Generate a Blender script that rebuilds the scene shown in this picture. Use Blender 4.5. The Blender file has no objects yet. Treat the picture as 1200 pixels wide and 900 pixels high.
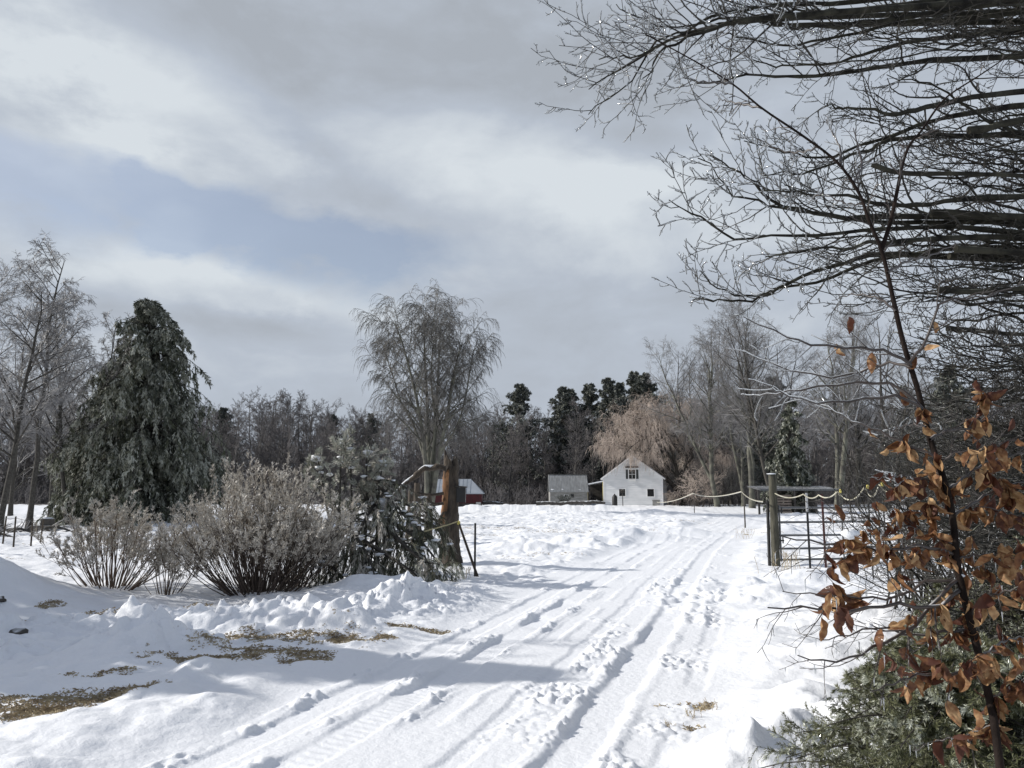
import bpy, math, numpy as np
from mathutils import Vector
PI = math.pi
C = bpy.context.scene.collection
SC = bpy.context.scene

# ------------------------------------------------------------------ camera model
PITCH = math.radians(8.03); EYE = 1.6; F = 900.0
def P(px, py, d):
    u = (px-600)/F; v = (450-py)/F
    Y = math.cos(PITCH)-v*math.sin(PITCH); Z = math.sin(PITCH)+v*math.cos(PITCH)
    s = d/Y
    return (u*s, d, EYE+Z*s)
def PL(lst, d):
    return [P(a[0], a[1], a[2] if len(a) > 2 else d) for a in lst]

# ------------------------------------------------------------------ noise
def _h(ix, iy, seed):
    n = (ix.astype(np.int64)*374761393 + iy.astype(np.int64)*668265263 + seed*974634777) & 0xffffffff
    n = ((n ^ (n >> 13))*1274126177) & 0xffffffff
    n = (n ^ (n >> 16)) & 0xffffffff
    return n/4294967295.0
def vn(x, y, seed=0):
    ix = np.floor(x); iy = np.floor(y); fx = x-ix; fy = y-iy
    a = _h(ix, iy, seed)*2*PI; b = _h(ix+1, iy, seed)*2*PI; c = _h(ix, iy+1, seed)*2*PI; d = _h(ix+1, iy+1, seed)*2*PI
    ga = np.cos(a)*fx+np.sin(a)*fy; gb = np.cos(b)*(fx-1)+np.sin(b)*fy
    gc = np.cos(c)*fx+np.sin(c)*(fy-1); gd = np.cos(d)*(fx-1)+np.sin(d)*(fy-1)
    sx = fx*fx*fx*(fx*(fx*6-15)+10); sy = fy*fy*fy*(fy*(fy*6-15)+10)
    return ((ga*(1-sx)+gb*sx)*(1-sy)+(gc*(1-sx)+gd*sx)*sy)*1.5
def fbm(x, y, seed=0, o=3):
    r = 0; a = 1.0; f = 1.0
    for i in range(o):
        r = r+a*vn(x*f+i*17.3, y*f-i*9.1, seed+i); a *= .5; f *= 2.03
    return r
def clods(x, y, cell, seed, dens=.6):
    gx = x/cell; gy = y/cell; ix = np.floor(gx); iy = np.floor(gy)
    r = np.zeros_like(x)
    for dx in (-1, 0, 1):
        for dy in (-1, 0, 1):
            cx = ix+dx; cy = iy+dy
            px = cx+_h(cx, cy, seed); py = cy+_h(cx, cy, seed+1)
            on = _h(cx, cy, seed+2) < dens
            rad = .3+.55*_h(cx, cy, seed+3)
            an = _h(cx, cy, seed+4)*PI; ca = np.cos(an); sa = np.sin(an)
            ux = (gx-px)*ca+(gy-py)*sa; uy = -(gx-px)*sa+(gy-py)*ca
            q = 1-(ux*ux+uy*uy*1.8)/(rad*rad)
            r = np.maximum(r, np.where(on & (q > 0), rad*np.sqrt(np.maximum(q, 0))*(1+.5*ux/rad), 0))
    return r
def clm(mask, x, y, *a):
    r = np.zeros_like(x)
    if mask.any(): r[mask] = clods(x[mask], y[mask], *a)
    return r
def sst(a, b, x):
    t = np.clip((x-a)/(b-a), 0, 1); return t*t*(3-2*t)
def polydist(x, y, pts):
    best = np.full(x.shape, 1e9)
    for (x0, y0), (x1, y1) in zip(pts[:-1], pts[1:]):
        dx = x1-x0; dy = y1-y0; t = np.clip(((x-x0)*dx+(y-y0)*dy)/(dx*dx+dy*dy), 0, 1)
        best = np.minimum(best, np.hypot(x-x0-t*dx, y-y0-t*dy))
    return best

# ------------------------------------------------------------------ terrain
def road_u(x, y):
    return x+.12-.31*(y-4.5)-.10*vn(y*.12, y*0+3.3, 5)-.0*y-1.6*sst(16, 60, y)*np.sin(np.maximum(y-16, 0)*.06)-.02*vn(y*.9, y*0+1.3, 6)
BANK = [(-8.0, 8.2), (-6, 9.0), (-4.6, 9.7), (-3.2, 9.9), (-2.1, 10.1), (-1.3, 11.2), (-1.1, 12.4)]
GB = [  # x, y, height, rx, ry
 (-3.75, 8.1, .22, .30, .3), (-3.45, 7.9, .18, .28, .25), (-3.95, 7.7, .18, .35, .3), (-3.15, 8.0, .15, .25, .25),
 (-2.1, 9.4, .14, .35, .3), (-1.75, 9.3, .10, .25, .25), (-1.45, 11.0, .16, .4, .4), (-2.6, 9.7, .10, .4, .3),
 (-2.75, 6.9, .12, .2, .5), (-8.1, 11.4, .58, 1.4, 1.0), (-9.7, 11.2, .6, 2, 1.5), (-6.6, 8.6, .16, .8, .5),
 (-2.5, 12.4, .20, .7, .7), (-1.9, 12.7, .10, .5, .5), (-.9, 13.6, .08, .6, .3),
 (1.75, 5.15, .20, .32, .25), (1.45, 4.95, .15, .2, .2), (2.15, 5.5, .15, .4, .35), (2.3, 6.2, .12, .5, .4), (1.25, 5.0, .10, .18, .25),
 (2.6, 5.1, .3, .5, .5), (3.1, 7.5, .18, .8, .5), (4.4, 9.5, .18, .8, .5), (3.9, 12.0, .22, .8, .5), (5.4, 14.2, .2, 1, .5),
 (0.4, 21.5, .26, .7, .4), (-.2, 21.8, .14, .6, .4), (2.6, 24.5, .22, 1.3, .5), (4.2, 27, .3, 1.8, .6), (6.3, 30, .3, 2.0, .7),
 (1.6, 18, .08, .8, .4), (2.4, 23.2, .25, .35, .4), (.3, 16.6, .1, .5, .3), (2.9, 11.1, .06, .5, .4), (3.2, 13.2, .1, .6, .25), (3.9, 13.4, .12, .6, .25),
]
PATCH = [ # x, y, rx, ry
 (-2.65, 8.6, .85, .45), (-1.9, 8.8, .6, .35), (-2.4, 7.85, .75, .32), (-3.0, 7.4, .5, .22), (-3.5, 6.1, .5, .36), (-3.4, 5.6, .35, .35), (-2.95, 6.3, .3, .2), (-1.1, 9.4, .4, .12),
 (-3.75, 5.1, .25, .25), (-3.55, 6.85, .3, .12), (-6.1, 9.15, .45, .25), (-4.4, 8.6, .3, .08), (-5.2, 7.6, .35, .2), (-6.3, 10.8, .15, .2), (-8.3, 11.1, .35, .3),
 (1.4, 6.3, .3, .12), (1.25, 5.75, .22, .08), (2.95, 12.4, .4, .2),
 (-.3, 19.5, 1.4, .35), (1.0, 20, 1.2, .25), (1.5, 30, 5, 1.0), (-3, 28, 3, 1.2), (4, 33, 3, .8), (-1, 34, 4, 1.4), (-5, 36, 5, 2), (6, 42, 6, 2),
 (-20, 27, 5, 2), (-18, 34, 8, 2.5), (-12, 24, 4, 1.0), (9.5, 30, 1.5, .6), (12.5, 34, 3, .9), (-14, 18, 3, .8), (7, 17.2, 1.2, .3), (-3.9, 9.95, .3, .12), (-5.2, 9.7, .5, .2),
]
def H_D(x, y):
    x = np.asarray(x, float); y = np.asarray(y, float)
    u = road_u(x, y)
    wob = .5*vn(x*.7, y*.7, 91)
    road = sst(-2.9, -2.2, u+wob*.5)*(1-sst(1.0, 1.7, u+wob*.5))*sst(1, 4, y)*(1-sst(60, 90, y))
    far = sst(13, 26, y)
    h = .10*fbm(x*.16, y*.16, 1, 3)+(1-road)*(.05*fbm(x*.9, y*.9, 11, 3)+.018*fbm(x*3.7, y*3.7, 15, 2))
    # wind sculpted drift
    h += (1-road)*.035*np.abs(vn(x*.8+y*.3, y*2.2, 21))
    # road surface
    r = -.05*road
    def band(a, b, s=.05): return sst(a-s, a+s, u)*(1-sst(b-s, b+s, u))
    g = 1-.6*sst(14, 40, y)
    nz = .5+.5*vn(x*1.3, y*.8, 31); nz2 = .5+.5*vn(x*.9, y*.7, 41)
    soft = sst(.35, .65, nz); soft2 = sst(.35, .6, nz2)
    w1 = .04*vn(y*2.5, y*0, 33); 
    def tr(a, b, s=.035): 
        uu = u+w1; return sst(a-s, a+s, uu)*(1-sst(b-s, b+s, uu))
    r += .62*road*(1-.55*sst(12, 17, y))*(-.042*tr(.10, .44, .05)*(.75+.5*nz)+.022*(tr(-.02, .09)+.8*tr(.46, .56))*(.5+soft)
         -.035*tr(-1.52, -1.22)*(.4+soft)-.022*tr(-2.05, -1.8)-.025*tr(-.52, -.34)+.02*tr(-1.2, -1.1)*soft2+.025*tr(-1.66, -1.54)*soft
         +.018*tr(-.82, -.74)*soft2 - .018*tr(-1.02, -.84)*soft2+ .02*tr(-2.2, -2.07)*soft2 -.02*tr(.8,1.0)*soft2)
    cm = band(-.36, .08)*soft2*1.1+band(.47, .95)*soft+.8*band(-1.70, -1.52, .03)*soft+.9*band(-1.22, -1.08, .03)*soft2+.8*band(-2.2, -2.03, .03)*(1-soft)+.35*band(-.8, -.36)*(1-soft)
    cm = cm*(.25+.9*sst(-.15, .25, vn(x*1.7, y*1.9, 203)))
    cm = np.clip(cm, 0, 1.2)*road*(1-.5*sst(13, 20, y))
    rm = (road > .01) & (y < 45); c1 = clm(cm > .02, x, y, .085, 51, .75); c2 = clm((y < 45) & ((road > .01) | (road < .99)) & (np.abs(u) < 9), x, y, .17, 61, .6); c3 = clm((cm > .02) & (y < 12), x, y, .05, 71, .6)
    r += cm*(.040*c1+.022*c2+.016*c3)
    # crossing disturbed snow near the gate
    x1 = sst(9.5, 10.5, y)*(1-sst(13.5, 15.5, y))*sst(-.6, .3, u)*(1-sst(1.2, 2.2, u))
    r += x1*(.05*c2+.04*clm(x1 > .01, x, y, .3, 66, .5))*soft2
    # occasional chunks outside the road
    out = (1-road)
    r += out*.05*clm((out > .01) & (y < 50), x, y, .35, 81, .12)*sst(.3, .7, nz2)+out*sst(0, .5, nz-.4)*.03*c2
    # tread pattern of the wide tyre
    r += road*.003*np.sin(y*70+u*30)*band(-1.45, -1.25, .03)*(1-sst(7, 10, y))
    h = h*(1-.75*road)+r
    # left plowed bank
    bd = polydist(x, y, BANK); inb = np.exp(-(bd/.62)**2)
    wx = x+.12*vn(x*3, y*3, 201); wy = y+.12*vn(x*3, y*3, 202)
    h += inb*(.13+.10*vn(x*1.3, y*1.3, 95)+.15*clm(inb > .02, wx, wy, .40, 96, .6)+.075*clm(inb > .02, wx, wy, .17, 97, .5)+.07*clm(inb > .02, wx, wy, .08, 197, .4)+.05*np.abs(vn(x*4, y*4, 98)))
    near = np.exp(-(polydist(x, y, [(-5.5, 8.0), (-3.5, 8.3), (-2.5, 9.0)])/.7)**2)
    h += near*(.12*clm(near > .02, wx, wy, .32, 99, .45)+.09*clm(near > .02, wx, wy, .15, 100, .45))
    for gx, gy, gh, rx, ry in GB:
        q = ((x-gx)/rx)**2+((y-gy)/ry)**2
        m = q < 9
        if m.any():
            w = np.where(m, np.exp(-q), 0)
            h += w*gh*(1+.35*vn(x/rx*1.7, y/ry*1.7, 105) if gh < .5 else 1)
    # field lumps beyond gate
    h += far*(1-road*.7)*(.07*fbm(x*.5, y*.35, 111, 3)+.10*clm(far > .01, x, y, 1.1, 112, .22)+.05*clm(far > .01, x, y, .5, 113, .4))*(1-sst(45, 70, y)*.4)
    # the plowed ridge in front of the yard
    h += .38*np.exp(-((y-70-1.5*vn(x*.1, x*0, 7))/2.2)**2)*sst(-12, -6, x)*(1-sst(9, 14, x))*(1+.5*vn(x*.7, y*.4, 120))
    h += .3*np.exp(-((y-55)/1.6)**2)*sst(-6, -3, x)*(1-sst(12, 18, x))*(.7+.8*vn(x*.5, y*.3, 121))
    # hill under the woods 
    h += 11*sst(118, 300, y)+.4*sst(100, 130, y)*vn(x*.1, y*.1, 130)
    h += 1.2*sst(20, 45, y)*sst(-10, -35, -x*-1)*0
    # bare grass, leaf litter
    d = np.zeros_like(h)
    n1 = fbm(x*2.3, y*2.3, 141, 4); n2 = fbm(x*.5, y*.5, 145, 3)
    for px, py, rx, ry in PATCH:
        q = np.sqrt(((x-px)/rx)**2+((y-py)/ry)**2)
        d = np.maximum(d, sst(-.25, .75, 1.0-q+n1*1.2-(.35 if py > 15 else 0)))
    d = np.maximum(d, sst(90, 112, y+8*n2)*.95)
    d = np.maximum(d, sst(.55, .8, n2+.4*n1)*.7*far)
    d = np.clip(d, 0, 1)*(1-np.clip(cm, 0, 1))+2*sst(92, 108, y+5*n2)
    h -= .012*np.minimum(d, 1)*(y < 60)
    return h, d
def Hz(x, y):
    h, d = H_D(np.array([float(x)]), np.array([float(y)])); return float(h[0])
def G(px, d):   # ground point below photo column at depth d
    x = (px-600)/F*d/math.cos(PITCH)*.99; return (x, d, Hz(x, d))

# ------------------------------------------------------------------ mesh builder
class MB:
    def __init__(s): s.b = []; s.n = 0
    def add(s, v, f, m=0, smooth=True, at=None):
        v = np.asarray(v, np.float32).reshape(-1, 3); f = np.asarray(f, np.int64)
        s.b.append((v, f+s.n, m, smooth)); s.n += len(v); return s
    def build(s, name, mats, parent=None, origin=None):
        me = bpy.data.meshes.new(name)
        v = np.concatenate([b[0] for b in s.b])
        o = np.array(parent.location if parent is not None else (origin or (0, 0, 0)), np.float32)
        par = parent
        if parent is not None and parent.parent is not None: o = o+np.array(parent.parent.location, np.float32)
        v = v-o
        me.vertices.add(len(v)); me.vertices.foreach_set('co', v.ravel())
        lv = np.concatenate([b[1].ravel() for b in s.b]).astype(np.int32)
        sizes = np.concatenate([np.full(len(b[1]), b[1].shape[1], np.int32) for b in s.b])
        me.loops.add(len(lv)); me.loops.foreach_set('vertex_index', lv)
        me.polygons.add(len(sizes))
        st = np.zeros(len(sizes), np.int32); st[1:] = np.cumsum(sizes)[:-1]
        me.polygons.foreach_set('loop_start', st)
        me.polygons.foreach_set('material_index', np.concatenate([np.full(len(b[1]), b[2], np.int32) for b in s.b]))
        me.polygons.foreach_set('use_smooth', np.concatenate([np.full(len(b[1]), b[3], bool) for b in s.b]))
        for m in (mats if isinstance(mats, (list, tuple)) else [mats]): me.materials.append(m)
        me.update(calc_edges=True)
        ob = bpy.data.objects.new(name, me); C.objects.link(ob)
        if parent is not None: ob.parent = parent
        elif origin: ob.location = origin
        return ob
    # shapes
    def tubes(s, pts, rad, k=4, m=0, smooth=True, cap=False):
        pts = np.asarray(pts, float); rad = np.asarray(rad, float)
        if pts.ndim == 2: pts = pts[None]; rad = rad[None]
        N, n, _ = pts.shape
        t = np.gradient(pts, axis=1); t /= np.linalg.norm(t, axis=2, keepdims=True)+1e-9
        av = pts[:, -1]-pts[:, 0]; ref = np.zeros((N, 3)); ref[np.arange(N), np.argmin(np.abs(av), axis=1)] = 1
        ref = np.repeat(ref[:, None], n, 1)
        u = np.cross(t, ref); u /= np.linalg.norm(u, axis=2, keepdims=True)+1e-9
        w = np.cross(t, u)
        a = np.arange(k)*2*PI/k
        ring = u[:, :, None]*np.cos(a)[:, None]+w[:, :, None]*np.sin(a)[:, None]
        v = pts[:, :, None]+ring*rad[:, :, None, None]
        base = (np.arange(N)*n*k)[:, None, None]+(np.arange(n-1)*k)[:, None]+np.arange(k)
        b2 = (np.arange(N)*n*k)[:, None, None]+(np.arange(n-1)*k)[:, None]+(np.arange(k)+1) % k
        f = np.stack([base, b2, b2+k, base+k], -1).reshape(-1, 4)
        n0 = s.n
        s.add(v, f, m, smooth)
        if cap:
            last = (np.arange(N)*n*k)[:, None]+(n-1)*k+np.arange(k); first = (np.arange(N)*n*k)[:, None]+np.arange(k)[::-1]
            e = v.reshape(-1, 3)
            s.add(e[last.ravel()], np.arange(N*k).reshape(N, k), m, False)
            s.add(e[first.ravel()], np.arange(N*k).reshape(N, k), m, False)
        return s
    def box(s, c, size, rz=0, m=0, rx=0, ry=0):
        x, y, z = [q/2 for q in size]
        v = np.array([(-x,-y,-z),(x,-y,-z),(x,y,-z),(-x,y,-z),(-x,-y,z),(x,-y,z),(x,y,z),(-x,y,z)], float)
        for a, (i, j) in ((rx, (1, 2)), (ry, (2, 0)), (rz, (0, 1))):
            if a:
                ca, sa = math.cos(a), math.sin(a); p = v[:, i]*ca-v[:, j]*sa; q = v[:, i]*sa+v[:, j]*ca; v[:, i] = p; v[:, j] = q
        v += np.array(c)
        s.add(v, [(0,3,2,1),(4,5,6,7),(0,1,5,4),(1,2,6,5),(2,3,7,6),(3,0,4,7)], m, False); return s
    def prism(s, poly, off, m=0):   # polygon list of 3d pts extruded by off
        n = len(poly); p = np.array(poly, float); v = np.concatenate([p, p+np.array(off)])
        s.add(v, [[i, (i+1) % n, (i+1) % n+n, i+n] for i in range(n)], m, False)
        s.add(v, [list(range(n))[::-1]], m, False); s.add(v, [list(range(n, 2*n))], m, False); return s
    def blob(s, c, r, rng, m=0, seg=10, sq=(1, 1, 1), rough=.25):
        th = np.linspace(0, PI, seg//2+1); ph = np.arange(seg)*2*PI/seg
        T, Ph = np.meshgrid(th, ph, indexing='ij')
        k = 1+rough*(np.sin(Ph*2+rng.uniform(0, 6))*np.sin(T*3+rng.uniform(0, 6))*.6+rng.normal(0, .35, T.shape)*np.sin(T))
        k[0] = k[0].mean(); k[-1] = k[-1].mean()
        v = np.stack([np.sin(T)*np.cos(Ph)*k*sq[0], np.sin(T)*np.sin(Ph)*k*sq[1], np.cos(T)*k*sq[2]], -1)*r+np.array(c)
        i = np.arange(seg//2)[:, None]*seg; j = np.arange(seg)
        f = np.stack([i+j, i+seg+j, i+seg+(j+1) % seg, i+(j+1) % seg], -1).reshape(-1, 4)
        s.add(v, f, m, True); return s

def norm(v): return v/(np.linalg.norm(v, axis=-1, keepdims=True)+1e-9)
def grow(rng, par, prad, m, tr, L, ang, up=0., n=4, wig=.15, rr=.6, Lt=.5, rmin=.003, absL=False, tip=.35, bias=None, keep=None):
    par = np.asarray(par, float); N, pn, _ = par.shape
    idx = np.repeat(np.arange(N), m)
    t = (np.tile(np.arange(m), N)+rng.uniform(0, 1, N*m))/m; t = tr[0]+t*(tr[1]-tr[0])
    if keep is not None:
        k = rng.uniform(size=N*m) < keep; idx = idx[k]; t = t[k]
    M = len(idx)
    f = t*(pn-1); i0 = np.minimum(f.astype(int), pn-2); w = (f-i0)[:, None]
    p0 = par[idx, i0]*(1-w)+par[idx, i0+1]*w
    T = norm(par[idx, i0+1]-par[idx, i0])
    pr = prad[idx, i0]*(1-w[:, 0])+prad[idx, i0+1]*w[:, 0]
    R = rng.normal(size=(M, 3))
    if bias is not None: R += np.array(bias)
    perp = norm(R-T*np.sum(R*T, 1, keepdims=True))
    a = np.radians(rng.uniform(ang[0], ang[1], M))[:, None]
    d = norm(T*np.cos(a)+perp*np.sin(a))
    pl = np.linalg.norm(np.diff(par, axis=1), axis=2).sum(1)[idx]
    Ln = (L if absL else L*pl)*(1-Lt*t)*rng.uniform(.65, 1.25, M)
    pts = np.empty((M, n, 3)); pts[:, 0] = p0
    st = (Ln/(n-1))[:, None]
    for j in range(1, n):
        d = norm(d+np.array([0, 0, up/(n-1)])+rng.normal(size=(M, 3))*wig)
        pts[:, j] = pts[:, j-1]+d*st
    r0 = np.maximum(pr*rr*rng.uniform(.8, 1.1, M), rmin)
    rad = r0[:, None]*np.linspace(1, tip, n)[None]; rad = np.maximum(rad, rmin*.6)
    return pts, rad
def smoothline(ctrl, n):
    c = np.asarray(ctrl, float); c = np.concatenate([[2*c[0]-c[1]], c, [2*c[-1]-c[-2]]])
    m = len(c)-3; out = []
    for q in np.linspace(0, m-1e-6, n):
        i = int(q); t = q-i; a, b, d, e = c[i:i+4]
        out.append(.5*((2*b)+(-a+d)*t+(2*a-5*b+4*d-e)*t*t+(-a+3*b-3*d+e)*t**3))
    return np.array(out)
def needles(mb, rng, pts, cnt, L, W, m=0, out=.8, t0=0., down=0., jit=0.):
    """thin kite faces along each polyline"""
    N, n, _ = pts.shape; M = N*cnt; idx = np.repeat(np.arange(N), cnt)
    f = (t0+rng.uniform(0, 1, M)*(1-t0))*(n-1); i0 = np.minimum(f.astype(int), n-2); w = (f-i0)[:, None]
    p = pts[idx, i0]*(1-w)+pts[idx, i0+1]*w; T = norm(pts[idx, i0+1]-pts[idx, i0])
    p = p+rng.normal(size=(M, 3))*jit
    R = rng.normal(size=(M, 3)); perp = norm(R-T*np.sum(R*T, 1, keepdims=True))
    d = norm(T+perp*out*rng.uniform(.5, 1.3, (M, 1))+np.array([0, 0, -down]))
    l = L*rng.uniform(.6, 1.2, (M, 1)); s_ = norm(np.cross(d, rng.normal(size=(M, 3))))*W/2
    v = np.stack([p, p+d*l*.4+s_, p+d*l, p+d*l*.4-s_], 1)
    mb.add(v, np.arange(M*4).reshape(M, 4), m, False)

# ------------------------------------------------------------------ things
def thing(name, label, cat, loc=(0, 0, 0), group=None, kind=None):
    o = bpy.data.objects.new(name, None); o.empty_display_size = .2; C.objects.link(o); o.location = loc
    o['label'] = label; o['category'] = cat
    if group: o['group'] = group
    if kind: o['kind'] = kind
    return o
def tag(o, label, cat=None, group=None, kind=None):
    o['label'] = label
    if cat: o['category'] = cat
    if group: o['group'] = group
    if kind: o['kind'] = kind
    return o
def kids(o): return [c for c in bpy.data.objects if c.parent is o]
def copy_tree(o, loc, rz, sc, label, ch=None, group=None):
    r = o.copy(); C.objects.link(r); r.location = loc; r.rotation_euler = (0, 0, rz); r.scale = (sc, sc, sc); r['label'] = label
    if group: r['group'] = group
    for c in (ch if ch is not None else kids(o)):
        q = c.copy(); C.objects.link(q); q.parent = r
    return r

# ------------------------------------------------------------------ materials
def mat(name, col, rough=.8, col2=None, scale=20, bump=0., bscale=60, coat=0., snow=0., metal=0., spec=None, stretch=None, trans=0., snowcol=(.8, .83, .86), snowlo=.25, detail=4, dist=.01):
    m = bpy.data.materials.new(name); m.use_nodes = True; nt = m.node_tree; N = nt.nodes; L = nt.links
    b = N['Principled BSDF']; b.inputs['Roughness'].default_value = rough; b.inputs['Metallic'].default_value = metal
    if spec is not None: b.inputs['Specular IOR Level'].default_value = spec
    if coat: b.inputs['Coat Weight'].default_value = coat; b.inputs['Coat Roughness'].default_value = .06
    if trans: b.inputs['Transmission Weight'].default_value = trans
    co = N.new('ShaderNodeTexCoord').outputs['Object']
    if stretch:
        mp = N.new('ShaderNodeMapping'); mp.inputs['Scale'].default_value = stretch; L.new(co, mp.inputs['Vector']); co = mp.outputs['Vector']
    out = None
    if col2 is not None:
        nz = N.new('ShaderNodeTexNoise'); nz.inputs['Scale'].default_value = scale; nz.inputs['Detail'].default_value = detail; L.new(co, nz.inputs['Vector'])
        rp = N.new('ShaderNodeValToRGB'); rp.color_ramp.elements[0].position = .35; rp.color_ramp.elements[1].position = .65
        rp.color_ramp.elements[0].color = (*col, 1); rp.color_ramp.elements[1].color = (*col2, 1)
        L.new(nz.outputs['Fac'], rp.inputs['Fac']); out = rp.outputs['Color']
    if snow:
        g = N.new('ShaderNodeNewGeometry'); sp = N.new('ShaderNodeSeparateXYZ'); L.new(g.outputs['Normal'], sp.inputs[0])
        n2 = N.new('ShaderNodeTexNoise'); n2.inputs['Scale'].default_value = snow; L.new(N.new('ShaderNodeTexCoord').outputs['Object'], n2.inputs['Vector'])
        ad = N.new('ShaderNodeMath'); ad.operation = 'MULTIPLY_ADD'; L.new(n2.outputs['Fac'], ad.inputs[0]); ad.inputs[1].default_value = 1.6; ad.inputs[2].default_value = -.8
        ad2 = N.new('ShaderNodeMath'); L.new(sp.outputs['Z'], ad2.inputs[0]); L.new(ad.outputs[0], ad2.inputs[1])
        mr = N.new('ShaderNodeMapRange'); L.new(ad2.outputs[0], mr.inputs['Value']); mr.inputs['From Min'].default_value = snowlo; mr.inputs['From Max'].default_value = snowlo+.35
        mx = N.new('ShaderNodeMix'); mx.data_type = 'RGBA'; L.new(mr.outputs[0], mx.inputs['Factor'])
        if out: L.new(out, mx.inputs['A'])
        else: mx.inputs['A'].default_value = (*col, 1)
        mx.inputs['B'].default_value = (*snowcol, 1); out = mx.outputs['Result']
    if out: L.new(out, b.inputs['Base Color'])
    else: b.inputs['Base Color'].default_value = (*col, 1)
    if bump:
        n3 = N.new('ShaderNodeTexNoise'); n3.inputs['Scale'].default_value = bscale; n3.inputs['Detail'].default_value = 5; L.new(co, n3.inputs['Vector'])
        bp = N.new('ShaderNodeBump'); bp.inputs['Strength'].default_value = bump; bp.inputs['Distance'].default_value = dist; L.new(n3.outputs['Fac'], bp.inputs['Height']); L.new(bp.outputs['Normal'], b.inputs['Normal'])
    return m
M = {}
M['bark_dark'] = mat('dark_bark', (.03, .026, .022), .85, (.07, .065, .055), 14, .6, 40)
M['bark_grey'] = mat('grey_bark', (.12, .11, .10), .9, (.20, .19, .165), 3, .5, 8, snow=1.5, snowlo=.75)
M['bark_forest'] = mat('woods_bark', (.085, .08, .078), .9, (.15, .14, .13), 2)
M['bark_pale'] = mat('pale_lichen_bark', (.16, .16, .125), .9, (.06, .056, .05), 1.6, .4, 6)
M['twig_grey'] = mat('frosted_grey_twig', (.15, .145, .145), .5, (.29, .285, .285), 1.2)
M['twig_far'] = mat('woods_twig', (.12, .11, .108), .7, (.20, .185, .185), .35)
M['twig_far_dark'] = mat('woods_dark_twig', (.085, .08, .083), .7, (.13, .122, .125), .35)
M['twig_droop'] = mat('icy_drooping_twig', (.095, .09, .082), .5, (.19, .18, .165), 1)
M['willow'] = mat('tan_willow_twig', (.58, .49, .42), .6, (.40, .335, .29), .5)
M['willow_bark'] = mat('willow_bark', (.04, .035, .03), .9, (.07, .06, .05), 3)
M['bush_stem'] = mat('red_brown_stem', (.038, .025, .02), .7, (.085, .062, .046), 6, snow=8, snowlo=.8)
M['bush_stem_tan'] = mat('tan_stem', (.13, .075, .045), .6, (.07, .05, .035), 6)
M['bush_tip'] = mat('frosted_tip', (.19, .155, .12), .5, (.38, .34, .295), 3, coat=.1)
M['bush_frost'] = mat('hoar_frost', (.72, .68, .61), .5, (.40, .36, .30), 5)
M['needle_frost'] = mat('frosted_spruce_needle', (.17, .175, .13), .7, (.46, .47, .41), 1.6)
M['needle_olive'] = mat('olive_spruce_needle', (.06, .068, .038), .8, (.12, .125, .08), 1.2)
M['needle_dark'] = mat('dark_pine_needle', (.032, .04, .028), .8, (.085, .095, .07), 1.5)
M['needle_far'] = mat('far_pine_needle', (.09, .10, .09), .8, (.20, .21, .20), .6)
M['needle_near'] = mat('green_fir_needle', (.07, .078, .032), .5, (.19, .195, .105), 5, coat=.1)
M['needle_ice'] = mat('iced_fir_needle', (.58, .60, .52), .3, (.25, .27, .17), 9, coat=.2)
M['snow'] = mat('snow_clump', (.85, .87, .9), .6, bump=.3, bscale=30)
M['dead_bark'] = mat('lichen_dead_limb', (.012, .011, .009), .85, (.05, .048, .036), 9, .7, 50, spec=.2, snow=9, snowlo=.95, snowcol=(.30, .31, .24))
M['dead_twig'] = mat('iced_highlit_dead_twig', (.016, .014, .012), .6, (.05, .046, .038), 9, coat=.12, spec=.3, snow=14, snowlo=.8, snowcol=(.55, .55, .53))  # pale upper sides: ice, plus sunlit highlights put into the colour
M['beech_bark'] = mat('beech_stem', (.010, .007, .006), .85, (.026, .019, .016), 12, .4, 90, spec=.1)
M['beech_twig'] = mat('iced_beech_twig', (.022, .015, .013), .4, (.05, .038, .032), 20, coat=.3, snow=10, snowlo=.9, snowcol=(.6, .6, .6))
M['ice_twig'] = mat('white_ice_twig', (.5, .5, .48), .2, (.25, .23, .2), 10, coat=1.0)
M['ice'] = mat('clear_ice', (.85, .88, .9), .08, coat=1.0, trans=.8)
M['post'] = mat('weathered_green_post', (.035, .034, .024), .9, (.095, .09, .065), 5, .5, 30, stretch=(6, 6, .8))
M['stump'] = mat('stump_bark', (.035, .028, .022), .9, (.08, .062, .045), 7, .9, 14, stretch=(2, 2, .6), dist=.03)
M['stump_bare'] = mat('bare_orange_wood', (.30, .15, .065), .8, (.07, .04, .022), 5, .6, 20, stretch=(3, 3, .7))
M['black_metal'] = mat('black_steel', (.02, .02, .02), .5)
M['grey_metal'] = mat('galvanised_tube', (.10, .105, .11), .45, (.16, .16, .16), 8, metal=.3, snow=6, snowlo=1.0)
M['rust_red'] = mat('dark_red_steel', (.09, .025, .02), .7, (.05, .02, .018), 8)
M['white_tip'] = mat('white_tip_paint', (.6, .6, .6), .6)
M['rope'] = mat('iced_pale_rope', (.62, .60, .50), .4, (.5, .46, .32), 8, coat=.5)
M['yellow'] = mat('yellow_insulator', (.55, .47, .12), .6)
M['tan_rope'] = mat('tan_rope', (.35, .31, .18), .8)
M['siding'] = mat('white_siding', (.82, .83, .84), .6, (.70, .72, .73), 1.2, stretch=(.6, .6, 3))
M['trim'] = mat('white_trim', (.8, .8, .8), .5)
M['shutter'] = mat('dark_shutter', (.03, .035, .035), .6)
M['glass'] = mat('dark_window_glass', (.012, .013, .015), .08)
M['wood_grey'] = mat('grey_barn_board', (.33, .33, .32), .9, (.22, .215, .2), 2, stretch=(1, 1, 5))
M['tin'] = mat('weathered_tin', (.36, .37, .37), .6, (.26, .265, .26), 1.2, metal=.1, stretch=(3, 1, 1))
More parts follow.
